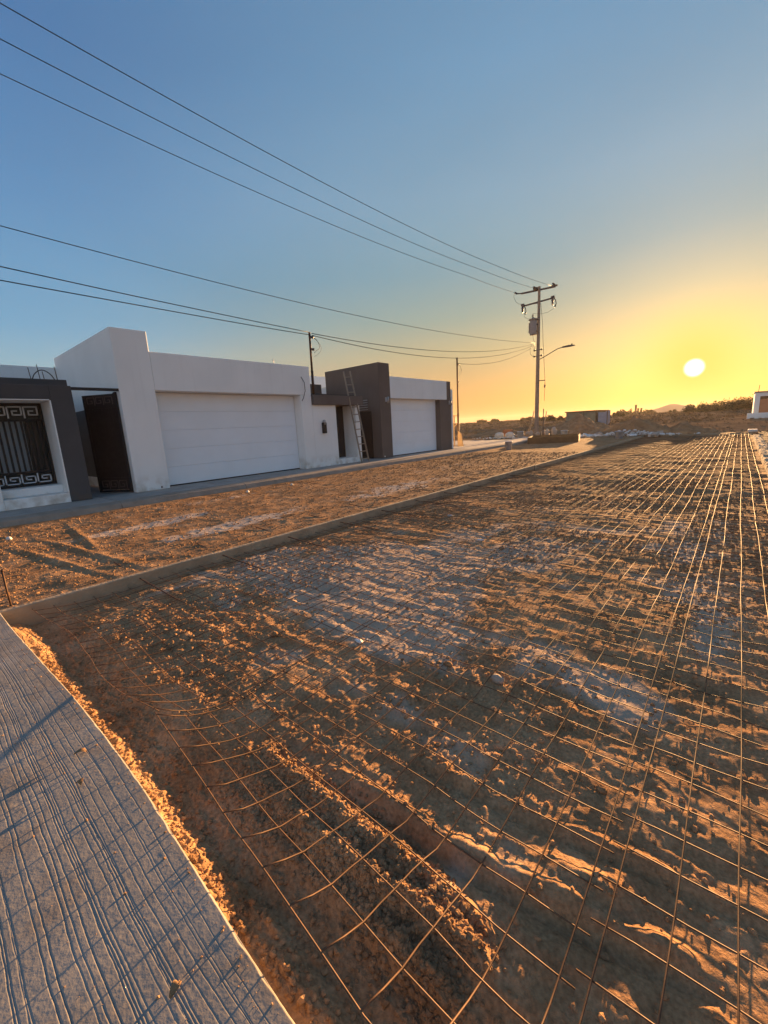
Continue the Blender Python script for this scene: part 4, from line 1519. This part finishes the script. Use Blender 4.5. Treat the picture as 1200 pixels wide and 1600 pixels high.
def mound(name, cx, cy, rx, ry, h, mat, label, seed, z0=0.05):
    n_ = 28
    xs_ = np.linspace(-1, 1, n_)
    X, Y = np.meshgrid(xs_, xs_)
    r = np.hypot(X, Y)
    prof = np.clip(1 - r, 0, 1) ** 0.8
    Z = h * prof * (0.75 + 0.9 * fbm(X * 2.2 + seed, Y * 2.2, 4, seed)) + 0.30 * h * fbm(X * 7, Y * 7, 3, seed + 9) * (r < 1)
    vs = np.stack([(X * rx).ravel(), (Y * ry).ravel(), np.where(r < 1.0, Z, -0.15).ravel()], 1)
    fs = [(j * n_ + i, j * n_ + i + 1, (j + 1) * n_ + i + 1, (j + 1) * n_ + i) for j in range(n_ - 1) for i in range(n_ - 1)
          if r[j, i] < 1.12 or r[j + 1, i + 1] < 1.12]
    mb = MB()
    mb.add([(float(a) + cx, float(b) + cy, float(c) + z0) for a, b, c in vs], fs, True)
    # drop loose vertices
    used = sorted(set(i for f in mb.f for i in f))
    mp_ = {u: k for k, u in enumerate(used)}
    mb.v = [mb.v[u] for u in used]
    mb.f = [tuple(mp_[i] for i in f) for f in mb.f]
    o = mb.build(name, mat)
    return tag(o, label, 'soil mound', 'heaps of soil and rubble at the road end')


mound('soil_mound', -5.5, 33.9, 2.4, 1.6, 1.75, M['clod'], 'tallest brown soil heap at the far end of the edge strip', 31)
mound('soil_mound', -2.9, 34.4, 2.1, 1.4, 1.0, M['clod'], 'low dark soil heap closing the far end of the wire mats', 32)
mound('soil_mound', -7.6, 37.5, 2.4, 1.8, 0.8, M['lane'], 'soil heap right behind the low timber form box', 33)
mound('soil_mound', -10.3, 38.5, 2.0, 1.6, 1.35, M['lane'], 'soil heap just right of the utility pole foot', 34)
mound('soil_mound', -13.4, 49.0, 3.4, 2.5, 1.9, M['lane'], 'pale soil heap in front of the grey-green shell building', 35)
mound('soil_mound', -19.5, 41.0, 3.8, 2.4, 0.9, M['clod'], 'long low soil heap left of the brick stack', 36)
mound('soil_mound', -24.0, 37.0, 3.0, 2.0, 0.7, M['lane'], 'low soil heap left of everything on the pad side', 37)
# broken concrete pieces along the mounds
cc = [(-8.3, 32.3), (-7.7, 33.0), (-7.2, 32.0), (-6.9, 32.9), (-6.5, 32.2), (-6.1, 31.4), (-8.9, 32.8), (-9.3, 33.9), (-6.4, 33.4), (-4.3, 31.7), (-3.9, 32.4), (-4.0, 31.2), (-5.2, 31.3), (-8.1, 34.2), (-10.6, 34.8)]
desc = ['flat pale', 'tilted pale', 'small grey', 'upright broken', 'thick pale', 'long flat', 'narrow grey', 'tiny pale', 'jagged white', 'bright white', 'rounded white', 'low pale', 'half-buried grey', 'blocky', 'lone pale']
for i, (x_, y_) in enumerate(cc):
    rr = random.Random(i)
    mb = MB()
    a = rr.uniform(0, 3)
    w_, d_, h_ = rr.uniform(0.12, 0.3), rr.uniform(0.1, 0.2), rr.uniform(0.05, 0.16)
    tilt = rr.uniform(0.1, 0.7)
    base = Vector((x_, y_, 0.16 + 0.5 * w_ * math.sin(tilt)))
    dv = Vector((math.cos(a) * math.cos(tilt), math.sin(a) * math.cos(tilt), math.sin(tilt)))
    mb.obox(base - dv * w_, base + dv * w_, d_ * 2, h_ * 1.3)
    mb.v = [(p[0] + rr.uniform(-.03, .03), p[1] + rr.uniform(-.03, .03), p[2] + rr.uniform(-.03, .03)) for p in mb.v]
    o = mb.build('concrete_chunk', M['stone'] if i % 3 else M['litter'], bevel=0.01)
    side = 'left of the tall soil heap' if x_ < -5.5 else 'at the foot of the heap by the strip end'
    tag(o, '%s concrete chunk lying %s' % (desc[i], side), 'concrete chunk', 'broken concrete at the road end')

nf = 420
x = np.concatenate([rng.normal(-7.3, 1.3, nf), rng.normal(-4.6, 0.9, nf // 2), rng.normal(-13.0, 2.2, nf // 2)])
y = np.concatenate([rng.normal(32.9, 0.8, nf), rng.normal(32.2, 0.5, nf // 2), rng.normal(33.6, 0.7, nf // 2)])
s = 0.03 + 0.10 * rng.rand(len(x)) ** 2.5
z = 0.14 + 0.35 * np.exp(-((x + 5.6) / 1.2) ** 2) * rng.rand(len(x)) + s * 0.2
o = lumps_mesh('broken_plaster', np.stack([x, y, z], 1), s, M['litter'], 25)
tag(o, 'white bits of broken plaster and concrete strewn round the soil heaps', 'rubble', kind='stuff')

# ------------------------------------------------------------------ far buildings
sh = thing('block_shell', (-16.2, 60.0, 0.3), 'unfinished flat-roofed shell building of grey-green block beyond the pole', 'building')
MB().box(-18.1, -14.35, 60.0, 66.0, 0.0, 2.18).build('wall', M['block'], sh)
MB().box(-18.25, -14.2, 59.85, 66.2, 2.182, 2.30).build('roof', M['form_ply'], sh)
MB().box(-15.9, -15.82, 59.96, 59.998, 0.3, 2.17).build('corner_strip', M['form_ply'], sh)
MB().box(-14.42, -14.34, 59.95, 59.998, 0.3, 2.17).build('corner_strip', M['form_ply'], sh)
pn = thing('grey_shed', (-13.6, 60.2, 0.3), 'small pale blue-grey shed with jagged top beside the shell building', 'shed')
MB().add([(-14.15, 60, 0.2), (-13.02, 60, 0.2), (-13.02, 60, 2.2), (-13.35, 60, 1.98), (-14.12, 60, 2.0), (-14.15, 61.5, 0.2), (-13.02, 61.5, 0.2), (-13.02, 61.5, 2.2), (-13.35, 61.5, 1.98), (-14.12, 61.5, 2.0)],
         [(0, 1, 2, 3, 4), (9, 8, 7, 6, 5), (0, 5, 6, 1), (1, 6, 7, 2), (2, 7, 8, 3), (3, 8, 9, 4), (4, 9, 5, 0)]).build('wall', M['blueish'], pn)
MB().box(-13.08, -13.0, 59.94, 59.998, 0.3, 2.25).build('corner_post', M['form_ply'], pn)

hr = thing('roadside_house', (2.6, 60.0, 0.3), 'white house with terracotta door panel at the right edge of the picture', 'house')
MB().box(0.98, 1.42, 60.0, 66.0, 0.2, 3.05).build('wall', M['white'], hr, bevel=0.02)
MB().box(1.42, 6.0, 60.02, 66.0, 2.66, 3.05).build('wall', M['white'], hr)
MB().box(1.42, 3.6, 60.25, 60.35, 0.2, 2.35).build('door', M['clay'], hr)
MB().box(1.42, 3.6, 60.15, 60.24, 2.36, 2.655).build('shade_slat', M['form_ply'], hr)
MB().box(3.6, 6.0, 60.04, 66.0, 0.2, 2.65).build('wall', M['white'], hr)
MB().box(0.90, 6.1, 59.9, 66.1, 3.052, 3.16).build('roof', M['block'], hr)
MB().tube([(1.24, 61, 3.1), (1.28, 61, 3.85)], 0.025, 5).build('aerial', M['arm'], hr)
lw = thing('low_garden_wall', (2.2, 57.5, 0.1), 'low white wall in front of the roadside house on the right', 'wall')
MB().box(0.50, 6.0, 57.4, 57.7, -0.1, 0.98).build('wall', M['white'], lw, bevel=0.02)
MB().box(0.75, 1.1, 57.38, 57.398, 0.35, 0.5).build('vent', M['form_ply'], lw)
tag(MB().box(0.42, 0.86, 33.6, 34.2, 0.1, 0.24).build('concrete_block', M['litter'], bevel=0.02), 'small white block on the ground past the end of the right kerb', 'concrete block')

# chimneys at the horizon
for i, (x_, h_, r_, lab) in enumerate(((-49.6, 7.2, 0.55, 'tallest of the three slim stacks on the horizon'), (-48.3, 5.1, 0.5, 'middle of the three slim stacks on the horizon'), (-46.6, 5.1, 0.5, 'rightmost of the three slim stacks on the horizon'))):
    o = MB().lathe((x_, 300, -1.0), [(r_ * 1.1, 0), (r_, h_ * 0.6), (r_, h_ + 0.4), (r_ * 1.1, h_ + 0.4), (r_ * 1.1, h_ + 1.0)], 10).build('chimney_stack', M['far'])
    tag(o, lab, 'chimney', 'slim stacks on the horizon')

# far hill
xs = np.linspace(-700, 500, 160)
ys = np.linspace(860, 1040, 24)


def hill(x, y):
    v = np.exp(-((y - 950) / 62) ** 2)
    a = 12.5 * np.exp(-(np.abs(x + 99) / 26) ** 1.6) + 4.0 * np.exp(-((x + 75) / 30) ** 2) + 3.5 * np.exp(-((x + 140) / 34) ** 2)
    return -2.5 + v * (a + 4.2 + 0.9 * fbm(x * 0.03, y * 0.03, 4, 801))


struct(grid_mesh('hills', xs, ys, hill, M['far']))

# ------------------------------------------------------------------ bushes and scrub


def leaf_cloud(mb, c, r, n_, size, rr):
    for _ in range(n_):
        # clumped points in an uneven dome
        u = rr.random() * 2 * math.pi
        w = rr.random()
        rad = (rr.random()) ** 0.45
        p = Vector((c[0] + r[0] * rad * math.cos(u) * math.sqrt(1 - w * w * 0.9), c[1] + r[1] * rad * math.sin(u) * math.sqrt(1 - w * w * 0.9), c[2] + r[2] * rad * w))
        a = Vector((rr.uniform(-1, 1), rr.uniform(-1, 1), rr.uniform(-1, 1))).normalized() * size
        b = Vector((rr.uniform(-1, 1), rr.uniform(-1, 1), rr.uniform(-1, 1))).normalized() * size * 0.7
        mb.add([p - a, p + b, p + a, p - b], [(0, 1, 2, 3)])


def bush(x, y, w, h, label, seed, size=0.16, n_=420):
    rr = random.Random(seed)
    z = float(plain_h(np.array([x]), np.array([y]))[0])
    t = thing('desert_bush', (x, y, z), label, 'bush', 'bushes along the horizon')
    mb = MB()
    k = 5 + int(w)
    for i in range(k):
        a = rr.uniform(-0.5, 0.5) * w * 1.4
        hh = h * rr.uniform(0.55, 1.0) * (1 - 0.5 * abs(a / w) ** 2)
        leaf_cloud(mb, (x + a, y + rr.uniform(-0.4, 0.4) * w * 0.6, z + hh * 0.15), (w * 0.32, w * 0.32, hh * 0.85), n_ // k, size, rr)
    mb.build('crown', M['bush'], t)
    mb = MB()
    for i in range(4):
        a = rr.uniform(-0.3, 0.3) * w
        mb.tube([(x + a * 0.3, y, z - 0.1), (x + a, y, z + h * 0.6)], [0.07, 0.03], 5)
    mb.build('trunk', M['bark'], t)
    return t


def px_x(y, px_from_vp):          # metres sideways at range y for an offset in degrees-like units
    return px_from_vp * y


bspec = [
    (-39.7, 270, 4.4, 4.0, 'dark round bush on the horizon just right of the three stacks'),
    (-49.9, 271, 5.0, 4.6, 'broad dark bush on the horizon just left of the three stacks'),
    (-29.5, 150, 1.6, 2.2, 'small round bush between the pale shed and the three stacks'),
    (-36, 148, 1.8, 2.1, 'small bush beside the pale shed on the horizon'),
    (-21.5, 210, 1.2, 2.5, 'lone small bush in front of the distant hill'),
    (-8.0, 140, 3.8, 3.5, 'first broad bush right of the distant hill'),
    (-4.6, 128, 3.6, 3.0, 'second broad bush right of the distant hill'),
    (-2.6, 118, 3.4, 3.4, 'third broad bush towards the roadside house'),
    (-0.6, 108, 3.0, 3.4, 'fourth and densest bush left of the roadside house'),
    (1.0, 98, 2.6, 3.5, 'bush touching the left corner of the roadside house'),
    (4.5, 96, 4.0, 3.6, 'bush behind the roadside house'),
    (-97, 190, 3.0, 2.6, 'bush on the skyline above the concrete pad'),
    (-88, 185, 2.2, 2.0, 'small bush on the skyline left of the brick stack'),
    (-70, 180, 3.0, 2.3, 'flat bush on the skyline behind the brick stack'),
    (-45, 130, 2.6, 2.2, 'dark bush on the skyline just right of the utility pole'),
    (-36, 110, 2.2, 2.0, 'dark bush at the left corner of the shell building'),
]
for i, (x_, y_, w_, h_, lab) in enumerate(bspec):
    bush(x_, y_, w_ * 1.15, h_ * 0.9, lab, 900 + i, size=0.0015 * y_, n_=1500)

# low scrub band: one mass
mb = MB()
rr = random.Random(77)
for _ in range(2600):
    d = 55 + 330 * rr.random() ** 1.3
    az = rr.uniform(-0.62, 0.10)
    x_, y_ = d * math.sin(az), d * math.cos(az)
    if rr.random() > 0.35 + 1.0 * float(vn(x_ * 0.03, y_ * 0.03, 88)):
        continue
    if y_ < 60 and x_ > -20:
        continue
    z = float(plain_h(np.array([x_]), np.array([y_]))[0])
    s = rr.uniform(0.15, 0.5) * (0.6 + d / 250)
    leaf_cloud(mb, (x_, y_, z), (s * 1.8, s * 1.4, s * 1.1), 26, 0.13 * s + 0.0008 * d, rr)
o = mb.build('dry_scrub', M['dry'], loc=(0, 0, 0))
tag(o, 'low dry scrub covering the open plain out to the skyline', 'scrub', kind='stuff')

# weeds and rubble on the open ground nearer by
n = 2200
x = rng.uniform(-34, 2.5, n)
y = 34.6 + 42 * rng.rand(n) ** 1.5
s = 0.03 + 0.13 * rng.rand(n) ** 4
z = plain_h(x, y) + s * 0.2
o = lumps_mesh('scattered_rubble', np.stack([x, y, z], 1), s, M['lane'], 23)
tag(o, 'scattered stones and crumbled rubble on the open ground past the road', 'rubble', kind='stuff')
n = 1800
x = rng.uniform(-18, -10.6, n)
y = rng.uniform(20.5, 24.2, n)
s = 0.02 + 0.09 * rng.rand(n) ** 4
o = lumps_mesh('pad_gravel', np.stack([x, y, 0.12 + 0 * x], 1), s, M['stone'], 24)
tag(o, 'loose gravel between the second house and the concrete pad', 'gravel', kind='stuff')

# ------------------------------------------------------------------ stones and litter on the bed
st = [(-0.955, 2.05, 0.045, 'pale rounded stone resting among the wires, largest on the road bed', 'stone'),
      (-0.93, 2.0, 0.0, None, None),
      (-1.27, 2.02, 0.03, 'flat grey stone left of the largest pale stone', 'stone'),
      (-0.16, 1.05, 0.018, 'small brown stone low in the right foreground', 'stone'),
      (-2.55, 1.62, 0.035, 'brown clod-like stone on the dark patch left of centre', 'stone'),
      (-0.30, 1.62, 0.022, 'small stone caught between two long wires on the right', 'stone')]
for i, (x_, y_, s_, lab, m_) in enumerate(st):
    if not lab:
        continue
    z = float(pit_h(np.array([x_]), np.array([y_]))[0])
    o = MB().lump((x_, y_, z + s_ * 0.35), (s_, s_ * 0.75, s_ * 0.62), 10, 6, 60 + i, 0.16).build('loose_stone', M['lane'] if i else M['stone'])
    tag(o, lab, 'stone', 'loose stones on the road bed')
lt = [(-1.96, 1.92, 0.035, 'crumpled white scrap left of the centre of the wire mats'), (-1.90, 1.96, 0.02, 'tiny white scrap right beside the crumpled one'),
      (-3.58, 5.85, 0.06, 'white scrap on the far road bed near the edge strip'), (-2.45, 4.75, 0.05, 'white scrap on the middle of the road bed'), (-2.85, 4.1, 0.04, 'thin white scrap lying flat between the wires')]
for i, (x_, y_, s_, lab) in enumerate(lt):
    z = float(pit_h(np.array([x_]), np.array([y_]))[0])
    o = MB().lump((x_, y_, z + 0.012), (s_, s_ * 0.6, s_ * 0.25), 8, 4, 80 + i, 0.35).build('paper_scrap', M['litter'])
    tag(o, lab, 'paper scrap', 'white scraps on the road bed')
lt = [(-9.2, 6.9, 'white scrap in the lane before the big garage door'), (-9.3, 5.6, 'second white scrap in the lane near the kerb'), (-8.6, 0.95, 'pale lump at the left border of the picture on the lane')]
for i, (x_, y_, lab) in enumerate(lt):
    z = float(lane_h(np.array([x_]), np.array([y_]))[0])
    o = MB().lump((x_, y_, z + 0.02), (0.05, 0.04, 0.03), 8, 5, 120 + i, 0.25).build('lane_scrap', M['litter'])
    tag(o, lab, 'scrap', 'pale scraps in the side lane')
# dry leaves on the slab
for i, (x_, y_, a, L, lab) in enumerate(((-2.15, 0.30, 0.9, 0.050, 'curled dry leaf near the far edge of the grooved slab'), (-0.97, 0.21, 2.2, 0.032, 'dry leaf in the middle of the grooved slab'), (-1.95, 0.245, 0.3, 0.03, 'small dry leaf fragments left on the slab'))):
    mb = MB()
    rows = []
    for t in range(7):
        u = t / 6
        w_ = 0.011 * math.sin(math.pi * (0.08 + 0.86 * u)) + 0.001
        cx = x_ + math.cos(a) * L * (u - 0.5)
        cy = y_ + math.sin(a) * L * (u - 0.5) + 0.008 * math.sin(3 * u)
        zc = 0.128 + 0.010 * math.sin(math.pi * u)
        rows.append([(cx - math.sin(a) * w_, cy + math.cos(a) * w_, zc + 0.006), (cx, cy, zc), (cx + math.sin(a) * w_, cy - math.cos(a) * w_, zc + 0.006)])
    vs = [p for r_ in rows for p in r_]
    fs = []
    for t in range(6):
        for j in range(2):
            b_ = t * 3 + j
            fs.append((b_, b_ + 1, b_ + 4, b_ + 3))
    mb.add(vs, fs, True)
    o = mb.build('dry_leaf', M['leaf'])
    sd = o.modifiers.new('thickness', 'SOLIDIFY')
    sd.thickness = 0.0008
    tag(o, lab, 'dry leaf', 'dry leaves on the grooved slab')

# ------------------------------------------------------------------ dusty evening air
hz_m = bpy.data.materials.new('dusty_air')
hz_m.use_nodes = True
hn, hl = hz_m.node_tree.nodes, hz_m.node_tree.links
hn.clear()
ho = N(hn, 'ShaderNodeOutputMaterial')
pv = N(hn, 'ShaderNodeVolumePrincipled')
pv.inputs['Color'].default_value = (0.95, 0.84, 0.74, 1)
pv.inputs['Density'].default_value = HAZE
pv.inputs['Anisotropy'].default_value = 0.2
hl.new(pv.outputs[0], ho.inputs['Volume'])
hb = MB().box(-1600, 1600, -900, 1700, -8.0, 24.0).build('haze', hz_m, loc=(0, 0, 0))
tag(hb, 'thin dusty haze over the whole plain', 'haze', kind='stuff')
